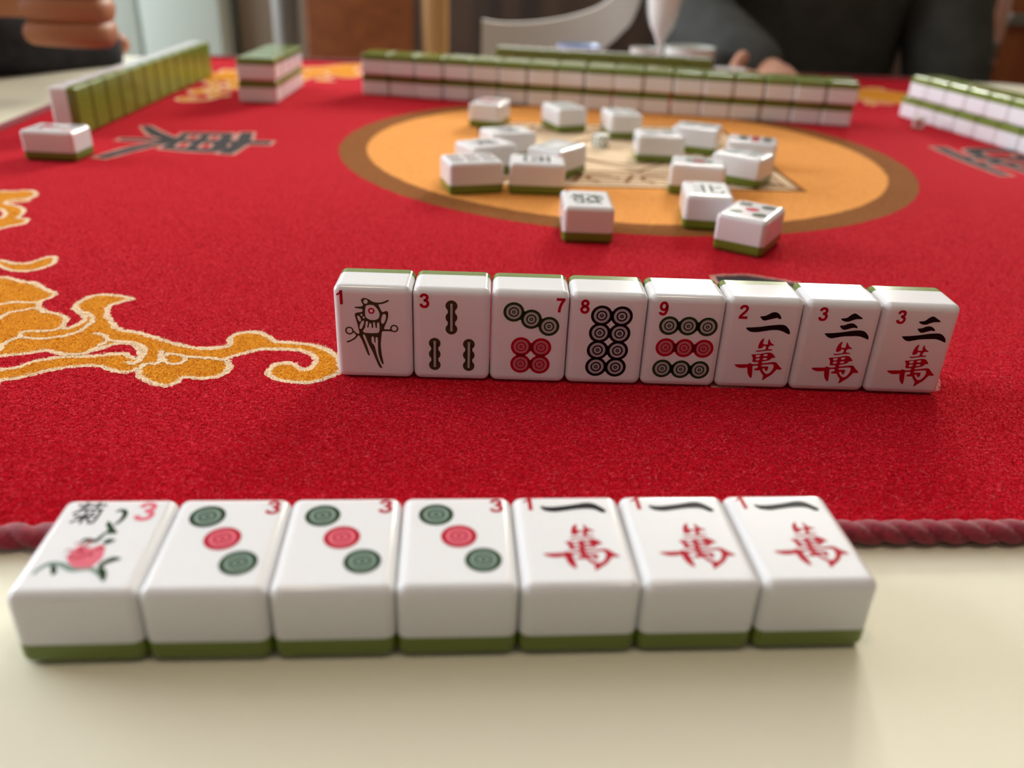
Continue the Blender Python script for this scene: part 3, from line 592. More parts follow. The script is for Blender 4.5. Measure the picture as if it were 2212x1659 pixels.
# centre disc with its brown ring and cream square
b = MB(); cc = m2w(0, 0)
ringo = fuzz(circle(2.85, 24.65, 7.95, 180), .08, .018); layer(b, 1, *tess(ringo), pile_brown)
layer(b, 2, *tess(fuzz(circle(2.85, 24.65, 7.2, 160), .08, .018)), pile_orange)
def sq(h, cx=0, cy=0): return [m2w(cx - h, cy - h), m2w(cx + h, cy - h), m2w(cx + h, cy + h), m2w(cx - h, cy + h)]
def rect(x0, y0, x1, y1): return [m2w(x0, y0), m2w(x1, y0), m2w(x1, y1), m2w(x0, y1)]
Q = [(0, 1, 2, 3)]
layer(b, 3, sq(4.0), Q, pile_brown); layer(b, 4, sq(3.86), Q, pile_cream)
for h in (3.6, 3.3, 3.0, 2.7):      # brown lines of the four strips
    for k in range(4):
        p = rect(-3.5, -h - .035, 3.5, -h + .035); layer(b, 5, [rot_c(q, k) for q in p], Q, pile_brown)
for k in range(4):                  # the strip ornaments and the mitred corners
    layer(b, 6, *ribbon([rot_c(m2w(-3.86, -3.86), k), rot_c(m2w(-2.3, -2.3), k)], .12), pile_brown)
    layer(b, 5, [rot_c(q, k) for q in rect(-2.4, -2.46, 2.4, -2.34)], Q, pile_brown)
    for j, x in enumerate((-2.4, -1.1, .3, 1.5)):
        s = [rot_c(m2w(x + (.55 - .07 * t) * math.cos(t * .7), -3.15 + .34 * math.sin(t * .7)), k) for t in range(8)]
        layer(b, 7, *ribbon(spline(s, 3, False), .1), pile_brown)
        layer(b, 7, *ribbon([rot_c(m2w(x + .65, -3.5), k), rot_c(m2w(x + .95, -2.8), k)], .12), pile_brown)
for k in range(4):
    layer(b, 6, *ribbon([rot_c(m2w(-2.3, -.1), k), rot_c(m2w(0.2, -2.3), k)], .09), pile_brown)
layer(b, 6, *ribbon([m2w(1.5 * math.cos(t / 12 * math.pi), 1.5 * math.sin(t / 12 * math.pi)) for t in range(24)], .1, True), pile_brown)
b.build('centre_medallion', None, me_, False)
# woven characters at the four sides
BR = {'east': [[(.16, .80, .07), (.50, .84, .09), (.86, .81, .08)], [(.24, .70, .08), (.27, .36, .07)], [(.24, .69, .06), (.55, .71, .08), (.77, .70, .10), (.73, .36, .06)], [(.27, .54, .05), (.73, .55, .06)], [(.28, .39, .05), (.73, .39, .06)],
          [(.50, 1.04, .10), (.50, .5, .09), (.50, .0, .06)], [(.47, .36, .07), (.30, .19, .09), (.02, .02, .04)], [(.53, .37, .05), (.74, .20, .10), (1.06, .07, .07)]],
 'south': [[(.40, 1.055, .06), (.55, 1.045, .11), (.74, .99, .05)], [(.24, .88, .07), (.76, .90, .08)], [(.5, .92, .08), (.48, .76, .07)], [(.12, .74, .09), (.15, .02, .06)], [(.12, .72, .06), (.86, .75, .10), (.88, .10, .08), (.74, .03, .05)],
           [(.34, .64, .05), (.41, .53, .08)], [(.67, .65, .08), (.59, .53, .04)], [(.30, .46, .06), (.70, .47, .07)], [(.28, .29, .06), (.73, .30, .07)], [(.5, .47, .07), (.5, .02, .08)]],
 'west': [[(.05, .88, .07), (.5, .91, .08), (.96, .90, .10)], [(.14, .66, .09), (.18, .06, .08)], [(.14, .64, .06), (.86, .67, .11), (.81, .05, .08)], [(.2, .12, .06), (.8, .12, .07)], [(.41, .88, .07), (.40, .52, .07), (.28, .36, .05)], [(.60, .88, .07), (.60, .44, .08), (.74, .37, .07)]],
 'north': [[(.08, .63, .07), (.40, .67, .07)], [(.39, .97, .09), (.40, .02, .06)], [(.02, .16, .08), (.22, .22, .09), (.40, .36, .05)], [(.61, .97, .09), (.60, .12, .08), (.72, .05, .09), (.97, .09, .08), (.98, .24, .03)], [(.61, .50, .05), (.90, .74, .09)]]}
def mat_char(nm, k):
    b = MB(); ang = (0, -90, 180, 90)[k]      # k quarter turns clockwise from the near side
    cx, cy = rot_c(m2w(.42 if k == 0 else 0, -12.36 if k == 0 else -11.9), k); rr = R(ang) + mrot; S = 3.9
    for lv, ex, m in ((1, .05, pile_halo), (6, .0, pile_black)):
        for j, st in enumerate(BR[nm]):
            s = spline([(x, y) for x, y, w in st], 8, False); n = len(s); ws = []
            for i in range(n):
                t = i / (n - 1) * (len(st) - 1); q = min(int(t), len(st) - 2); ws.append((st[q][2] + (st[q + 1][2] - st[q][2]) * (t - q)) * 1.12 + ex)
            d = ex / 2; s0, s1 = s[0], s[1]; L = math.hypot(s1[0] - s0[0], s1[1] - s0[1]); e0 = (s0[0] - (s1[0] - s0[0]) / L * d, s0[1] - (s1[1] - s0[1]) / L * d)
            s0, s1 = s[-1], s[-2]; L = math.hypot(s1[0] - s0[0], s1[1] - s0[1]); e1 = (s0[0] - (s1[0] - s0[0]) / L * d, s0[1] - (s1[1] - s0[1]) / L * d)
            if ex: s = [e0] + s + [e1]; ws = [ws[0]] + ws + [ws[-1]]
            vs, fs = ribbon(s, ws)
            pts = [((x - .5) * S, (y - .5) * S) for x, y in vs]
            layer(b, lv + .3 * j, [(cx + x * math.cos(rr) - y * math.sin(rr) + random.uniform(-.015, .015), cy + x * math.sin(rr) + y * math.cos(rr) + random.uniform(-.015, .015)) for x, y in pts], fs, m)
    b.build('woven_%s_character' % nm, None, me_, False)
for k, nm in enumerate(('south', 'east', 'north', 'west')): mat_char(nm, k)
# whip-stitched rope binding around the edge
b = MB(); ctr = [m2w(*p) for p in rrect(MHF + .05, 1.25, 12)]
path = []
n = len(ctr)
for i in range(n):
    a, c = ctr[i], ctr[(i + 1) % n]; L = math.hypot(c[0] - a[0], c[1] - a[1]); m_ = max(1, int(L / .024))
    for k in range(m_): path.append((a[0] + (c[0] - a[0]) * k / m_, a[1] + (c[1] - a[1]) * k / m_))
seg = 14; vs = []; fs = []; s = 0; n = len(path); pitch = .30
for i, p in enumerate(path):
    q = path[(i + 1) % n]; o = path[i - 1]; s += math.hypot(p[0] - o[0], p[1] - o[1])
    tx, ty = q[0] - o[0], q[1] - o[1]; L = math.hypot(tx, ty) or 1; nx_, ny_ = ty / L, -tx / L
    for k in range(seg):
        a = 2 * math.pi * k / seg
        ph = s / pitch + a / (2 * math.pi) * 2.0; dd = abs(ph - round(ph))
        r = .130 * (1 - .26 * math.exp(-(dd / .13) ** 2) - .10 * (1 - math.cos(2 * math.pi * (dd - .5))) * .5)
        vs.append(loc((p[0] + nx_ * r * math.cos(a) * 1.15, p[1] + ny_ * r * math.cos(a) * 1.15), .112 + r * math.sin(a) * .9))
for i in range(n):
    j = (i + 1) % n
    for k in range(seg): fs.append((i * seg + k, i * seg + (k + 1) % seg, j * seg + (k + 1) % seg, j * seg + k))
b.add(vs, fs); b.build('rope_binding', bind_m, me_, True, 180)
# loose lint fibres on the pile
lint_m = mat('lint_fibre', (.72, .17, .19), .9, spec=.1)
b = MB(); rl = random.Random(11)
for i in range(800):
    y = 6.9 + 14 * rl.random() ** 1.6; x = -6 + rl.random() * (14 + .6 * y)
    if y > 8 and rl.random() < .2: continue
    a = rl.random() * 6.28; L = .03 + .09 * rl.random(); p = []; k_ = rl.uniform(-3, 3)
    for t in range(5):
        p.append(loc((x, y), MZ + .006 + .02 * math.sin(t / 4 * math.pi) * rl.random()))
        x += math.cos(a) * L / 4; y += math.sin(a) * L / 4; a += k_ / 4
    b.tube(p, (.0016 + .0008 * rl.random()) * U, None, 4)
o = b.build('lint', lint_m, me_, True); o['kind'] = 'stuff'

# standing fibres of the pile where the picture is sharp enough to show them
import numpy as np
rg = np.random.default_rng(5); NF = 330000
fy = 6.0 + 17 * rg.random(NF * 2) ** 1.75; fx = (rg.random(NF * 2) * 2 - 1) * (2.4 + .60 * fy)
e0 = m2w(0, -MHF); ok = (fy - e0[1]) * math.cos(mrot) - (fx - e0[0]) * math.sin(mrot) > -.02
ok &= rg.random(NF * 2) < np.clip((23.5 - fy) / 10, 0, 1)
fx, fy = fx[ok][:NF], fy[ok][:NF]; NF = len(fx)
def inside(P):
    P = np.array(P); r = np.zeros(NF, bool)
    x0, y0 = P[:, 0].min(), P[:, 1].min(); x1, y1 = P[:, 0].max(), P[:, 1].max()
    s = np.where((fx > x0) & (fx < x1) & (fy > y0) & (fy < y1))[0]; px_, py_ = fx[s], fy[s]; c = np.zeros(len(s), bool)
    for a, b_ in zip(P, np.roll(P, -1, 0)):
        if a[1] == b_[1]: continue
        k = ((a[1] > py_) != (b_[1] > py_)) & (px_ < (b_[0] - a[0]) * (py_ - a[1]) / (b_[1] - a[1]) + a[0]); c ^= k
    r[s] = c; return r
def near_line(P, d, closed=True):
    r = np.zeros(NF, bool); n = len(P)
    for i_ in range(n if closed else n - 1):
        a, b_ = P[i_], P[(i_ + 1) % n]
        s = np.where((fx > min(a[0], b_[0]) - d) & (fx < max(a[0], b_[0]) + d) & (fy > min(a[1], b_[1]) - d) & (fy < max(a[1], b_[1]) + d))[0]
        if not len(s): continue
        L2 = (b_[0] - a[0]) ** 2 + (b_[1] - a[1]) ** 2 or 1e-9
        t = np.clip(((fx[s] - a[0]) * (b_[0] - a[0]) + (fy[s] - a[1]) * (b_[1] - a[1])) / L2, 0, 1)
        r[s] |= (fx[s] - a[0] - t * (b_[0] - a[0])) ** 2 + (fy[s] - a[1] - t * (b_[1] - a[1])) ** 2 < d * d
    return r
sp = {k: spline(MT[k], 4) for k in ('big', 'hole', 's1', 's1h', 's2')}
gold = (inside(sp['big']) & ~inside(sp['hole'])) | (inside(sp['s1']) & ~inside(sp['s1h'])) | inside(sp['s2'])
cream = np.zeros(NF, bool)
for k in sp: cream |= near_line(sp[k], .046)
for l in MT['ln']: cream |= near_line(spline(l, 4, False), .038, False)
dark = inside(circle(3.66 + .42, 12.2, 2.2, 24))
gx = (fx - 2.85) ** 2 + (fy - 24.65) ** 2 < 7.95 ** 2
keep = ~dark & ~gx; 
idx = np.where(keep)[0]; fx, fy, gold, cream = fx[idx], fy[idx], gold[idx], cream[idx]; NF = len(fx)
L = (.022 + .030 * rg.random(NF)); az = rg.random(NF) * 6.283; tl = .35 + .75 * rg.random(NF); a2 = az + rg.normal(0, .7, NF); t2 = tl + .3 + .4 * rg.random(NF)
dx, dy, dz = np.cos(az) * np.sin(tl), np.sin(az) * np.sin(tl), np.cos(tl)
ex, ey, ez = np.cos(a2) * np.sin(t2), np.sin(a2) * np.sin(t2), np.cos(t2)
wx, wy = -np.sin(az + rg.normal(0, .5, NF)), np.cos(az); w_ = .0030 + .0022 * rg.random(NF)
B0 = np.stack([fx - MCX, fy - MCY, np.full(NF, MZ - .003)], 1); Wd = np.stack([wx * w_, wy * w_, 0 * wx], 1)
M1 = B0 + np.stack([dx, dy, dz], 1) * L[:, None] * .5; T1 = M1 + np.stack([ex, ey, ez], 1) * L[:, None] * .5
co = np.stack([B0 - Wd, B0 + Wd, M1 + Wd * .8, M1 - Wd * .8, T1], 1).reshape(-1, 3) * U
me = bpy.data.meshes.new('pile_fibres'); me.vertices.add(NF * 5); me.vertices.foreach_set('co', co.astype(np.float32).ravel())
b5 = np.arange(NF) * 5
lv_ = np.stack([b5, b5 + 1, b5 + 2, b5 + 3, b5 + 3, b5 + 2, b5 + 4], 1).ravel()
me.loops.add(NF * 7); me.loops.foreach_set('vertex_index', lv_.astype(np.int32))
ls = np.stack([np.arange(NF) * 7, np.arange(NF) * 7 + 4], 1).ravel(); me.polygons.add(NF * 2); me.polygons.foreach_set('loop_start', ls.astype(np.int32))
shade = rg.random(NF); mi_ = np.where(shade < .45, 0, np.where(shade < .93, 1, 2)); mi_ = np.where(gold, np.where(shade < .5, 3, 4), mi_); mi_ = np.where(cream, 5, mi_)
me.polygons.foreach_set('material_index', np.repeat(mi_, 2).astype(np.int32))
for nm, c in (('crimson_fibre', (.58, .002, .018)), ('red_fibre', (.80, .006, .030)), ('light_red_fibre', (.88, .08, .11)), ('ochre_fibre', (.78, .28, .012)), ('gold_fibre', (1.0, .46, .03)), ('cream_fibre', (.98, .80, .58))):
    me.materials.append(mat(nm, c, .9, spec=.05))
me.update(calc_edges=True); me.validate()
o = link('pile_fibres', me, me_); o['kind'] = 'stuff'

# ------------------------------------------------------------------ table
tb = empty('table', (2.8 * U, 18.2 * U, 0)); tag(tb, 'large beige laminate-topped table carrying the red mat and all tiles', 'table')
def tloc(x, y, z): p = m2w(x, y); return ((p[0] - 2.8) * U, (p[1] - 18.2) * U, TZ + z * U)
b = MB(); X0, X1, Y0, Y1 = -23.2, 23.0, -32.0, 17.95
vs = []
rr_ = 1.4; pts = []
for cx, cy, a0 in ((X1 - rr_, Y1 - rr_, 0), (X0 + rr_, Y1 - rr_, 90), (X0 + rr_, Y0 + rr_, 180), (X1 - rr_, Y0 + rr_, 270)):
    pts += [(cx + rr_ * math.cos(R(a0 + 15 * k)), cy + rr_ * math.sin(R(a0 + 15 * k))) for k in range(7)]
n = len(pts)
for z in (0, -.9): vs += [tloc(x, y, z) for x, y in pts]
b.add(vs, [tuple(range(n)), tuple(range(n, 2 * n))[::-1]]); b.build('table_top', laminate, tb, False)
b = MB(); vs = []
for e_, z in ((0, 0), (.12, -.06), (.15, -.2), (.15, -.75), (0, -.9)):
    for i, (x, y) in enumerate(pts):
        d = math.hypot(x, y) or 1
        cx = max(min(x, X1 - rr_), X0 + rr_); cy = max(min(y, Y1 - rr_), Y0 + rr_); L = math.hypot(x - cx, y - cy) or 1
        vs.append(tloc(x + (x - cx) / L * e_, y + (y - cy) / L * e_, z))
fs = [(r * n + i, (r + 1) * n + i, (r + 1) * n + (i + 1) % n, r * n + (i + 1) % n) for r in range(4) for i in range(n)]
b.add(vs, fs); b.build('edge_band', wood_edge, tb, True)
for x, y in ((X0 + 2, Y0 + 2), (X1 - 2, Y0 + 2), (X0 + 2, Y1 - 3), (X1 - 2, Y1 - 3)):
    b = MB(); p = tloc(x, y, 0); h = (TZ - .9 * U) / 2; b.box((p[0], p[1], h), (.022, .022, h), None, .004); b.build('leg', wood_edge, tb)
# ------------------------------------------------------------------ background things
steel = mat('brushed_steel', (.20, .19, .17), .5, metal=.4)
brownleather = noisy(mat('brown_leather', (.20, .07, .02), .5), (.20, .055, .012), (.27, .08, .018), 40, 3, .2, .001, 300)
tanwood = noisy(mat('tan_wood', (.42, .22, .07), .4), (.36, .18, .055), (.48, .26, .09), 18, 4, stretch=(1, 1, .1))
darkwood = noisy(mat('dark_wood', (.035, .02, .015), .5), (.025, .015, .012), (.06, .035, .022), 14, 4, stretch=(1, 1, .15))
redwood = noisy(mat('red_brown_wood', (.30, .09, .03), .35), (.24, .06, .02), (.38, .13, .045), 20, 4, stretch=(1, 1, .1))
whiteplastic = mat('white_woven_plastic', (.74, .70, .65), .6)
porcelain = mat('white_porcelain', (.85, .87, .82), .12, coat=.5)
blueporc = mat('pale_blue_porcelain', (.42, .55, .78), .12, coat=.5)
glassm = mat('clear_glass', (1, 1, 1), .02, trans=1.0)
milk = mat('white_drink', (.90, .93, .80), .3, sss=.3)
def C3(x, y, z): return (x * U, y * U, TZ + z * U)
ZF = -25.0    # floor in tile widths
def chair(name, x, y, yaw, label, w, seat_z, back_top, back_lo, panel_m, left_m, right_m, pw=1.2, lean=.12):
    e = empty(name, C3(x, y, ZF), yaw); tag(e, label, 'chair')
    f = lambda a, bb, c: (a * U, bb * U, (c - ZF) * U)
    b = MB(); b.box(f(0, -6.5, seat_z), (w * U / 2, 6.8 * U, .9 * U), None, .012); b.build('seat', panel_m, e)
    b = MB(); hz = (back_top - back_lo) / 2
    b.box(f(0, lean * 3, (back_top + back_lo) / 2), ((w / 2 - pw * .3) * U, .55 * U, hz * U), None, .008, rx=-lean); b.build('backrest', panel_m, e)
    for s, m in ((-1, left_m), (1, right_m)):
        b = MB(); px = s * (w / 2 + pw / 2 - .1)
        b.tube([f(px + s * .0, .2, ZF + .02), f(px, 0, seat_z), f(px, lean * 6, back_top + .6)], pw * U / 2, None, 12); b.build('back_post', m, e)
        b = MB(); b.tube([f(px, -12.6, ZF + .02), f(px, -12.8, seat_z - .5)], .55 * U, None, 10); b.build('leg', left_m, e)
    return e
chair('dining_chair', -11.6, 63.5, R(3), 'brown leather-backed chair behind the far edge of the table, left of centre', 8.6, -10, 10, -6.5, brownleather, steel, tanwood, 1.9)
# pale armchair between the brown one and the opposite player
e = empty('armchair', C3(1.5, 54, ZF)); tag(e, 'white moulded armchair with upswept side, behind the far wall of tiles', 'chair')
b = MB()
top = [(-2.45, 1.45), (-1.4, 1.32), (0, 1.36), (1.6, 1.58), (3.0, 1.95), (4.2, 2.5), (5.2, 3.6), (5.9, 5.6), (6.4, 9)]
bot = [(-2.45, -9), (-1.4, -9), (0, -9), (1.6, -8), (3.0, -4), (4.2, -.2), (5.1, .9), (6.0, 2.4), (7.0, 8)]
tp = spline(top, 4, False); bt = spline(bot, 4, False); vs = []; n = len(tp)
for t, q in zip(tp, bt):
    bow = .6 * math.sin((t[0] + 2.4) / 9 * math.pi)
    for (px, pz), d in ((t, -.25), (t, .25), (q, .25), (q, -.25)): vs.append(((px - 1.5) * U, (-3.8 + bow + d) * U, (pz - ZF) * U))
fs = [(0, 1, 2, 3), (4 * n - 1, 4 * n - 2, 4 * n - 3, 4 * n - 4)]
for i in range(n - 1):
    for k in range(4): fs.append((4 * i + k, 4 * i + 4 + k, 4 * i + 4 + (k + 1) % 4, 4 * i + (k + 1) % 4))
b.add(vs, fs); b.build('side_shell', whiteplastic, e, True, 30)
b = MB(); b.box((1.0 * U, 4 * U, (-10 - ZF) * U), (4.8 * U, 6.5 * U, .7 * U), None, .01); b.build('seat', whiteplastic, e)
for sx in (-2.5, 5.0):
    for sy in (-1.5, 9):
        b = MB(); b.tube([(sx * U, sy * U, .002), (sx * U, sy * U, (-10.5 - ZF) * U)], .45 * U, None, 10); b.build('leg', steel, e)
# crockery and glass at the far side of the table
b = MB(); b.lathe([(0, .002), (.35, .002), (.40, .06), (.62, .35), (.88, .75), (1.02, 1.22), (.97, 1.23), (.82, .78), (.5, .32), (0, .2)], seg=40)
b.v = [tuple(c * U for c in p) for p in b.v]
o = b.build('tea_bowl', blueporc, None); o.location = C3(2.35, 40.3, MZ); tag(o, 'pale blue tea bowl just showing above the green-backed standing row', 'bowl')
e = empty('goblet', C3(6.0, 40.6, MZ)); tag(e, 'bright white stemmed glass holding a white drink, left of the opposite player', 'glass')
b = MB(); b.lathe([(0, .0), (.85, .0), (.85, .06), (.25, .16), (.13, .4), (.13, 1.35), (.30, 1.75), (.52, 2.1), (.66, 2.6), (.80, 3.6), (.92, 4.6), (.88, 4.6), (.76, 3.6), (.62, 2.62), (.48, 2.22), (.1, 2.1), (0, 2.1)], seg=36)
b.v = [tuple(c * U for c in p) for p in b.v]; b.build('stemmed_body', porcelain, e)
b = MB(); b.lathe([(0, 2.14), (.08, 2.14), (.44, 2.26), (.58, 2.64), (.72, 3.6), (.80, 4.3), (0, 4.3)], seg=36)
b.v = [tuple(c * U for c in p) for p in b.v]; b.build('drink', milk, e)
b = MB(); b.lathe([(0, 0), (.7, 0), (.75, .1), (1.05, .35), (1.12, 1.05), (1.14, 1.35), (1.06, 1.35), (1.0, .5), (.7, .2), (0, .18)], seg=40)
b.v = [tuple(c * U for c in p) for p in b.v]
o = b.build('serving_bowl', porcelain, None); o.location = C3(7.3, 40.2, MZ); tag(o, 'white porcelain bowl between the stemmed glass and the opposite player', 'bowl')
b = MB(); b.lathe([(0, 0), (.45, 0), (.5, .05), (.55, .75), (.6, 1.35), (.54, 1.35), (.5, .3), (0, .2)], seg=32)
b.v = [tuple(c * U for c in p) for p in b.v]
o = b.build('cup', porcelain, None); o.location = C3(5.1, 39.0, MZ); tag(o, 'small white cup in front of the stemmed glass', 'cup')
# wooden chair at the right edge with a hanging metal clip
e = empty('wooden_chair', C3(29.5, 51, ZF)); tag(e, 'red-brown wooden chair at the right edge of the picture', 'chair')
f = lambda a, bb, c: (a * U, bb * U, (c - ZF) * U)
for sx in (-2.3, 7):
    b = MB(); b.box(f(sx, 0, -7), (1.15 * U, .9 * U, 17.9 * U), None, .006); b.build('back_post', redwood, e)
for z in (2.9, -2.4, 8):
    b = MB(); b.box(f(2.35, 0, z + 1), (4 * U, .5 * U, .9 * U), None, .006); b.build('rail', redwood, e)
b = MB(); b.box(f(2.35, 6, -10), (5.6 * U, 6.4 * U, .7 * U), None, .01); b.build('seat', redwood, e)
for sx in (-2.3, 7):
    b = MB(); b.box(f(sx, 11.5, -18), (.7 * U, .7 * U, 7.2 * U), None, .006); b.build('leg', redwood, e)
for (x, y, z, hx, hz) in ((-1.9, -1.1, 2.55, 1.6, .30), (-3.55, -.4, .95, .38, .42), (-3.6, -.4, -.15, .38, .42)):
    b = MB(); b.box(f(x, y, z), (hx * U, .22 * U, hz * U), None, .003); b.build('metal_fitting', steel, e)

# ------------------------------------------------------------------ people
def skin(name, nd, ed, m, parent, sub=2, root=None):
    """one continuous surface grown over a skeleton: nd name -> (x, y, z, r) or (x, y, z, rx, ry)"""
    ks = list(nd); ix = {k: i for i, k in enumerate(ks)}
    me = bpy.data.meshes.new(name); me.from_pydata([tuple(c * U for c in nd[k][:3]) for k in ks], [(ix[a], ix[b]) for a, b in ed], [])
    o = bpy.data.objects.new(name, me); col.objects.link(o)
    sk = o.modifiers.new('s', 'SKIN'); sk.use_smooth_shade = True
    for k in ks:
        v = me.skin_vertices[0].data[ix[k]]; q = nd[k]; v.radius = (q[3] * U, (q[4] if len(q) > 4 else q[3]) * U)
        v.use_root = (k == (root or ks[0]))
    ss = o.modifiers.new('u', 'SUBSURF'); ss.levels = sub; ss.render_levels = sub
    dg = bpy.context.evaluated_depsgraph_get(); m2 = bpy.data.meshes.new_from_object(o.evaluated_get(dg))
    m2.name = name; m2.materials.clear(); m2.materials.append(m)
    for p in m2.polygons: p.use_smooth = True
    bpy.data.objects.remove(o)
    o = bpy.data.objects.new(name, m2); col.objects.link(o); o.parent = parent
    return o
skin_m = mat('skin', (.55, .27, .18), .5, sss=.2, ssss=.004)
skin_d = mat('tanned_skin', (.42, .16, .07), .5, sss=.15, ssss=.004)
coat_m = noisy(mat('charcoal_jacket', (.03, .032, .028), .8), (.030, .032, .028), (.044, .046, .040), 30, 3, .25, .002, 60)
black_m = noisy(mat('black_sweater', (.01, .01, .014), .85), (.008, .008, .012), (.02, .02, .026), 60, 3, .25, .002, 200)
trouser_m = mat('dark_trousers', (.03, .022, .028), .85)
hair_m = mat('black_hair', (.012, .01, .009), .5)
eye_m = mat('eye_white', (.8, .8, .78), .2)
def chain(nd, ed, start, pts, pre):
    p = start
    for i, q in enumerate(pts):
        k = '%s%d' % (pre, i); nd[k] = q; ed.append((p, k)); p = k
def person(x, y, yaw, label, m_skin, m_top, Rarm, Larm, Rhand, Lhand, cuff=(.98, .9), longs=False):
    """seated figure facing local -y; arms given in local tile widths relative to the table top"""
    e = empty('person', C3(x, y, ZF), yaw); tag(e, label, 'person')
    z0 = -ZF
    q = lambda a, b_, c, *r: (a, b_, c + z0) + r
    nd = {'pelvis': q(0, 3.5, -8.2, 4.4, 3.2), 'waist': q(0, 3.0, -2.5, 4.2, 2.8), 'chest': q(0, 2.2, 4.5, 5.0, 3.1), 'collar': q(0, 2.0, 8.4, 3.2, 2.2), 'neck': q(0, 1.5, 10.6, 1.8, 1.8), 'jaw': q(0, .7, 12.9, 2.1, 2.3), 'skull': q(0, 1.2, 15.6, 2.5, 3.0), 'crown': q(0, 1.4, 17.6, 2.1, 2.4), 'nose': q(0, -2.0, 14.4, .4, .4)}
    ed = [('pelvis', 'waist'), ('waist', 'chest'), ('chest', 'collar'), ('collar', 'neck'), ('neck', 'jaw'), ('jaw', 'skull'), ('skull', 'crown'), ('skull', 'nose')]
    for s, arm, hand, pre in ((-1, Rarm, Rhand, 'r'), (1, Larm, Lhand, 'l')):
        nd[pre + 'sh'] = q(s * 5.9, 2.2, 7.6, 1.9, 1.9); ed.append(('collar', pre + 'sh'))
        nd[pre + 'el'] = q(*arm[0], 1.45, 1.45); ed.append((pre + 'sh', pre + 'el'))
        nd[pre + 'wr'] = q(*arm[1], .85, .68); ed.append((pre + 'el', pre + 'wr'))
        nd[pre + 'pm'] = q(*hand[0], 1.15, .55); ed.append((pre + 'wr', pre + 'pm'))
        for j, fg in enumerate(hand[1]):
            chain(nd, ed, pre + 'pm', [q(a, b_, c, r_, r_) for a, b_, c, r_ in fg], '%sf%d_' % (pre, j))
        nd[pre + 'hip'] = q(s * 3.0, 2.6, -8.4, 2.8, 2.8); nd[pre + 'kn'] = q(s * 4.6, -11.5, -7.9 - 1.2, 2.1, 2.1); nd[pre + 'an'] = q(s * 4.4, -10.5, -23.0, 1.3, 1.3); nd[pre + 'to'] = q(s * 4.8, -14.5, -24.1, 1.2, .85)
        ed += [('pelvis', pre + 'hip'), (pre + 'hip', pre + 'kn'), (pre + 'kn', pre + 'an'), (pre + 'an', pre + 'to')]
    skin('body', nd, ed, m_skin, e, 2)
    g = lambda k, dr: tuple(nd[k][:3]) + tuple(r_ + dr for r_ in nd[k][3:])
    # sweater or jacket over torso and arms
    jn = {}; je = []
    for k, dr in (('waist', 1.5), ('pelvis', 1.3), ('chest', 1.5), ('collar', 1.0)): jn[k] = g(k, dr)
    je += [('waist', 'pelvis'), ('waist', 'chest'), ('chest', 'collar')]
    for pre in 'rl':
        jn[pre + 'sh'] = g(pre + 'sh', .9); jn[pre + 'el'] = g(pre + 'el', .95)
        a, b2 = Vector(nd[pre + 'el'][:3]), Vector(nd[pre + 'wr'][:3]); c = a.lerp(b2, cuff[pre == 'l'])
        jn[pre + 'cu'] = (c.x, c.y, c.z, 1.3, 1.0)
        je += [('collar', pre + 'sh'), (pre + 'sh', pre + 'el'), (pre + 'el', pre + 'cu')]
        if longs and pre == 'r': jn['long'] = L3(-17.7, 38.9, .85 + z0)[:3] + (2.1, 1.05); je.append(('rcu', 'long'))
    skin('jacket', jn, je, m_top, e, 2, 'waist')
    tn = {}; te = []
    tn['pelvis'] = g('pelvis', .5)
    for pre in 'rl':
        for k in ('hip', 'kn', 'an'): tn[pre + k] = g(pre + k, .5)
        te += [('pelvis', pre + 'hip'), (pre + 'hip', pre + 'kn'), (pre + 'kn', pre + 'an')]
    skin('trousers', tn, te, trouser_m, e, 2)
    b = MB(); b.lathe([(0.001, -1)] + [(math.cos(R(a)), math.sin(R(a))) for a in range(-80, 81, 8)] + [(0.001, 1)], seg=40)
    P = [(x_ * 2.75, 1.75 + y_ * 3.25, 15.7 + z_ * 3.7) for x_, y_, z_ in b.v]
    b.v = [(x_ * U, y_ * U, (z_ + z0) * U) for x_, y_, z_ in P]
    keep = [f_ for f_ in b.f if all(not (P[k][1] < .3 and P[k][2] < 17.3) and P[k][2] > 12.6 for k in f_)]; b.f = keep; b.m = [0] * len(keep)
    b.build('hair', hair_m, e, True, 180)
    for s in (-1, 1):
        b = MB(); b.lathe([(0, -.36), (.25, -.26), (.36, 0), (.25, .26), (0, .36)], seg=16); b.v = [((p[0] + s * .95) * U, (p[1] * .8 - 1.42) * U, (p[2] * .7 + 15.0 + z0) * U) for p in b.v]
        b.build('eye', eye_m, e)
    b = MB(); b.tube([((-.9 + .45 * i) * U, (-1.62 - .12 * math.sin(i * .8)) * U, (12.9 + z0) * U) for i in range(5)], .14 * U, None, 8); b.build('mouth', ink_pink, e)
    return e
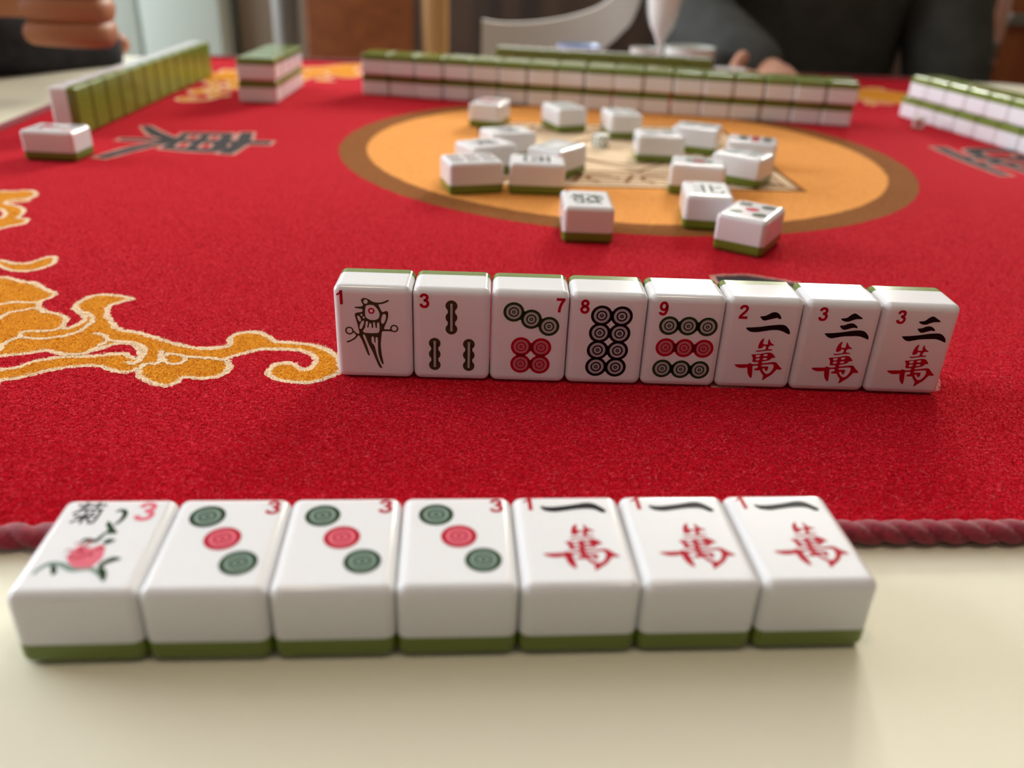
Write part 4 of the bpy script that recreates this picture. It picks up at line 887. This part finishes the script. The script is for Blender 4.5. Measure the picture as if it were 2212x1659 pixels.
# opposite player
px, py = 15.3, 48.6
Rh = ((-4.4, -11.7, .38), [
    [(-5.1, -12.6, .42, .36), (-5.6, -13.5, .45, .31), (-5.9, -14.1, .38, .26)],
    [(-4.6, -12.8, .42, .36), (-4.9, -13.8, .48, .31), (-5.1, -14.5, .38, .26)],
    [(-4.1, -12.8, .42, .36), (-4.2, -13.7, .50, .31), (-4.3, -14.4, .38, .26)],
    [(-3.6, -12.5, .40, .34), (-3.5, -13.3, .45, .30), (-3.5, -13.9, .36, .25)],
    [(-5.3, -11.2, .52, .36), (-6.15, -10.8, .80, .32), (-5.55, -10.3, 1.50, .29)]])
Lh = ((4.4, -4.6, -5.4), [
    [(5.1, -5.6, -5.3, .42), (5.3, -6.5, -5.5, .34), (5.4, -7.2, -5.9, .26)],
    [(4.5, -5.8, -5.3, .42), (4.6, -6.8, -5.5, .34), (4.6, -7.5, -5.9, .26)],
    [(3.9, -5.7, -5.3, .42), (3.9, -6.7, -5.5, .34), (3.9, -7.4, -5.9, .26)],
    [(3.4, -5.3, -5.3, .38), (3.2, -6.2, -5.5, .30), (3.1, -6.9, -5.9, .25)],
    [(3.4, -4.3, -5.2, .42), (2.8, -4.9, -5.3, .36), (2.6, -5.6, -5.5, .30)]])
person(px, py, R(-2), 'person in a charcoal jacket seated opposite, fingers beside the standing tiles', skin_m, coat_m,
       ((-7.3, -1.8, 2.2), (-4.1, -9.9, .30)), ((7.6, -.6, -1.8), (5.0, -2.6, -4.9)), Rh, Lh)
# left player, facing +x
def lp(wx, wy):       # world -> local of the left player at (lx, ly) turned by +90 degrees (local -y = world +x)
    return (wy - ly, -(wx - lx))
lx, ly = -28.5, 35.0
def L3(wx, wy, wz, *r): a = lp(wx, wy); return (a[0], a[1], wz) + r
fing = []
for j, z in enumerate((4.4, 3.55, 2.75, 2.0)):
    fing.append([L3(-15.4, 32.0, z, .60), L3(-14.45 - .06 * j, 31.7, z, .57), L3(-14.3 - .10 * j, 30.7, z, .52), L3(-15.5 - .08 * j, 30.2, z, .45), L3(-16.9, 30.4, z, .42)])
thumb = [L3(-17.9, 30.6, 4.4, .60), L3(-17.2, 29.9, 4.9, .52), L3(-16.1, 29.6, 5.0, .44)]
Lhd = (L3(-17.5, 32.0, 3.3, ), fing + [thumb])
Rhd = (L3(-17.90, 37.80, .85), [
    [L3(-17.50, 38.70, .85, .40), L3(-17.60, 39.30, .6, .34), L3(-17.90, 39.50, .45, .28)], [L3(-18.00, 38.80, .85, .40), L3(-18.10, 39.40, .6, .34), L3(-18.30, 39.70, .45, .28)],
    [L3(-18.50, 38.80, .85, .40), L3(-18.60, 39.40, .6, .34), L3(-18.80, 39.60, .45, .28)], [L3(-18.90, 38.60, .8, .36), L3(-19.10, 39.10, .55, .30), L3(-19.30, 39.30, .4, .26)], [L3(-18.20, 37.50, .9, .38), L3(-18.30, 38.10, .8, .32)]])
# the left hand closes in front, the other forearm rests on the table
pL = person(lx, ly, R(90), 'person in a black sweater at the left, tanned fist raised above the table', skin_d, black_m,
       ((*lp(-20.9, 34.2), 1.5), (*lp(-18.4, 37.6), 1.0)), ((*lp(-22.8, 31.0), 2.6), (*lp(-19.4, 32.0), 3.0)), Rhd, Lhd, (1.0, .35), True)

# ------------------------------------------------------------------ room
floor_m = noisy(mat('floor_boards', (.30, .20, .12), .45), (.24, .15, .09), (.36, .25, .15), 3, 4, stretch=(1, .1, 1))
wall_m = mat('warm_white_wall', (.78, .74, .68), .8)
dwall_m = mat('brown_wall', (.08, .06, .05), .8)
wallc_m = mat('pale_grey_green_panel', (.50, .58, .53), .55)
ceil_m = mat('white_ceiling', (.62, .61, .60), .9)
frame_m = mat('window_frame_paint', (.7, .7, .68), .5)
RX0, RX1, RY0, RY1, RZ1 = -95.0, 95.0, -75.0, 118.0, 62.0
def wbox(name, x0, x1, y0, y1, z0, z1, m, kind=True, parent=None):
    b = MB(); b.box(((x0 + x1) / 2 * U, (y0 + y1) / 2 * U, TZ + (z0 + z1) / 2 * U), ((x1 - x0) / 2 * U, (y1 - y0) / 2 * U, (z1 - z0) / 2 * U))
    o = b.build(name, m, parent, False)
    if kind: o['kind'] = 'structure'
    return o
wbox('floor', RX0 - 4, RX1 + 4, RY0 - 4, RY1 + 4, ZF - 4, ZF, floor_m)
wbox('ceiling', RX0 - 4, RX1 + 4, RY0 - 4, RY1 + 4, RZ1, RZ1 + 4, ceil_m)
wbox('wall_right', RX1, RX1 + 4, RY0, RY1, ZF, RZ1, dwall_m)
wbox('wall_front', RX0, RX1, RY0 - 4, RY0, ZF, RZ1, dwall_m)
def wall_with_hole(name, axis, at_, th, lo, hi, h0, h1, z0, z1, m):
    b = MB()
    def bx(a0, a1, c0, c1):
        if a1 - a0 < .01 or c1 - c0 < .01: return
        if axis == 'y': c, h = ((a0 + a1) / 2, at_ + th / 2, (c0 + c1) / 2), ((a1 - a0) / 2, abs(th) / 2, (c1 - c0) / 2)
        else: c, h = (at_ + th / 2, (a0 + a1) / 2, (c0 + c1) / 2), (abs(th) / 2, (a1 - a0) / 2, (c1 - c0) / 2)
        b.box((c[0] * U, c[1] * U, TZ + c[2] * U), tuple(v * U for v in h))
    bx(lo, h0, ZF, RZ1); bx(h1, hi, ZF, RZ1); bx(h0, h1, ZF, z0); bx(h0, h1, z1, RZ1)
    o = b.build(name, m, None, False); o['kind'] = 'structure'
WB = (19.0, 54.0, 34.0, 59.0)      # window in the back wall: x0 x1 z0 z1
WL = (12.0, 104.0, 4.0, 56.0)     # window in the left wall: y0 y1 z0 z1
wall_with_hole('wall_back', 'y', RY1, 4, RX0, RX1, WB[0], WB[1], WB[2], WB[3], wall_m)
wall_with_hole('wall_left', 'x', RX0, -4, RY0, RY1, WL[0], WL[1], WL[2], WL[3], wall_m)
def wframe(name, axis, a0, a1, z0, z1, at_, nm):
    b = MB(); t = .9
    segs = [(a0, a0 + t, z0, z1), (a1 - t, a1, z0, z1), (a0, a1, z0, z0 + t), (a0, a1, z1 - t, z1)]
    for k in range(1, nm): c = a0 + (a1 - a0) * k / nm; segs.append((c - t / 2, c + t / 2, z0, z1))
    for p0, p1, q0, q1 in segs:
        if axis == 'y': b.box(((p0 + p1) / 2 * U, at_ * U, TZ + (q0 + q1) / 2 * U), ((p1 - p0) / 2 * U, .6 * U, (q1 - q0) / 2 * U))
        else: b.box((at_ * U, (p0 + p1) / 2 * U, TZ + (q0 + q1) / 2 * U), (.6 * U, (p1 - p0) / 2 * U, (q1 - q0) / 2 * U))
    o = b.build(name, frame_m, None, False); o['kind'] = 'structure'
wframe('window_1', 'y', *WB, RY1 + 1.5, 2); wframe('window_2', 'x', *WL, RX0 - 1.5, 3)
# panelling low on the back wall: pale at the left, dark wood to the right
wbox('trim_1', -60, -22.0, RY1 - 1.2, RY1, ZF, 20, wallc_m)
wbox('trim_2', -22.0, RX1, RY1 - 1.2, RY1, ZF, 6, darkwood)
# pale folding screen and dark sideboard standing in front of it
e = empty('cabinet', C3(-34.0, 84, ZF)); tag(e, 'pale grey-green cabinet far behind the table at the left', 'cabinet')
b = MB(); b.box((0, 0, 16.5 * U), (7.4 * U, 4 * U, 16.4 * U), None, .004); b.build('carcass', wallc_m, e)
for s in (-1, 1):
    b = MB(); b.box((s * 3.65 * U, -4.15 * U, 16.5 * U), (3.5 * U, .2 * U, 15.8 * U), None, .003); o = b.build('door', wallc_m, e)
    b = MB(); b.box((s * .6 * U, -4.7 * U, 18 * U), (.15 * U, .25 * U, 1.6 * U), None, .002); b.build('handle', steel, o)
greybrown = mat('taupe_panel', (.22, .17, .12), .6)
e = empty('sideboard', C3(-22, 86, ZF)); tag(e, 'taupe sideboard beside the pale cabinet, behind the brown chair', 'sideboard')
b = MB(); b.box((0, 0, 15 * U), (4.0 * U, 4 * U, 14.9 * U), None, .004); b.build('carcass', greybrown, e)
b = MB(); b.box((0, 0, 30.3 * U), (4.2 * U, 4.2 * U, .4 * U), None, .003); b.build('top', greybrown, e)
b = MB(); b.box((0, -4.15 * U, 15.5 * U), (3.7 * U, .2 * U, 13.5 * U), None, .003); o = b.build('door', greybrown, e)
b = MB(); b.box((2.6 * U, -4.6 * U, 18 * U), (.15 * U, .25 * U, 1.6 * U), None, .002); b.build('handle', steel, o)

# ------------------------------------------------------------------ light
def area(name, loc, rot, sx, sy, power, colr, spread=180):
    d = bpy.data.lights.new(name, 'AREA'); d.shape = 'RECTANGLE'; d.size = sx * U; d.size_y = sy * U; d.energy = power; d.color = colr; d.spread = R(spread)
    o = bpy.data.objects.new(name, d); col.objects.link(o); o.location = C3(*loc); o.rotation_euler = rot; return o
area('daylight_back', ((WB[0] + WB[1]) / 2, RY1 + 4.5, (WB[2] + WB[3]) / 2), (R(-90), 0, 0), WB[1] - WB[0], WB[3] - WB[2], 120, (1.0, .98, .88))
area('daylight_left', (RX0 - 4.5, (WL[0] + WL[1]) / 2, (WL[2] + WL[3]) / 2), (0, R(-90), 0), WL[3] - WL[2], WL[1] - WL[0], 125, (.86, .93, 1.0))
def downlight(x, y, p):
    e = empty('ceiling_lamp', C3(x, y, RZ1)); tag(e, 'round warm ceiling lamp', 'lamp', 'round ceiling lamps')
    b = MB(); b.lathe([(0, -.1), (3.0, -.1), (3.2, -.5), (2.8, -.6), (2.6, -.35), (0, -.35)], seg=32); b.v = [tuple(c * U for c in q) for q in b.v]; b.build('housing', frame_m, e)
    d = bpy.data.lights.new('bulb', 'AREA'); d.shape = 'DISK'; d.size = 4.6 * U; d.energy = p; d.color = (1.0, .82, .58)
    o = bpy.data.objects.new('bulb', d); col.objects.link(o); o.location = C3(x, y, RZ1 - .8)
for x, y, p in ((-11, 0, 2.2), (15, 0, 2.2), (-18, 40, .5), (22, 40, .5)): downlight(x, y, p)
w = bpy.data.worlds.new('World'); SC.world = w; w.use_nodes = True
w.node_tree.nodes['Background'].inputs[0].default_value = (.75, .85, 1, 1); w.node_tree.nodes['Background'].inputs[1].default_value = .6

# ------------------------------------------------------------------ camera
F_, PI_, RO_, CH = 1822.0, .483, .041, 5.3
cp, sp, cr, sr = math.cos(PI_), math.sin(PI_), math.cos(RO_), math.sin(RO_)
fw = Vector((0, cp, -sp)); rt = Vector((1, 0, 0)); up = Vector((0, sp, cp))
r2 = rt * cr + up * sr; u2 = up * cr - rt * sr
cd = bpy.data.cameras.new('camera'); cam = bpy.data.objects.new('camera', cd); col.objects.link(cam)
cam.matrix_world = Matrix(((r2.x, u2.x, -fw.x, 0), (r2.y, u2.y, -fw.y, 0), (r2.z, u2.z, -fw.z, TZ + CH * U), (0, 0, 0, 1)))
cd.sensor_fit = 'HORIZONTAL'; cd.sensor_width = 36; cd.lens = F_ / 2212 * 36; cd.clip_start = .01; cd.clip_end = 50
cd.dof.use_dof = True; cd.dof.focus_distance = 10.8 * U; cd.dof.aperture_fstop = cd.lens / 4.3
SC.camera = cam
SC.view_settings.view_transform = 'Standard'; SC.view_settings.look = 'None'; SC.view_settings.gamma = 1; SC.view_settings.use_curve_mapping = False
SC.view_settings.exposure = 0.32
SC.cycles.use_denoising = True
SC.cycles.max_bounces = 8
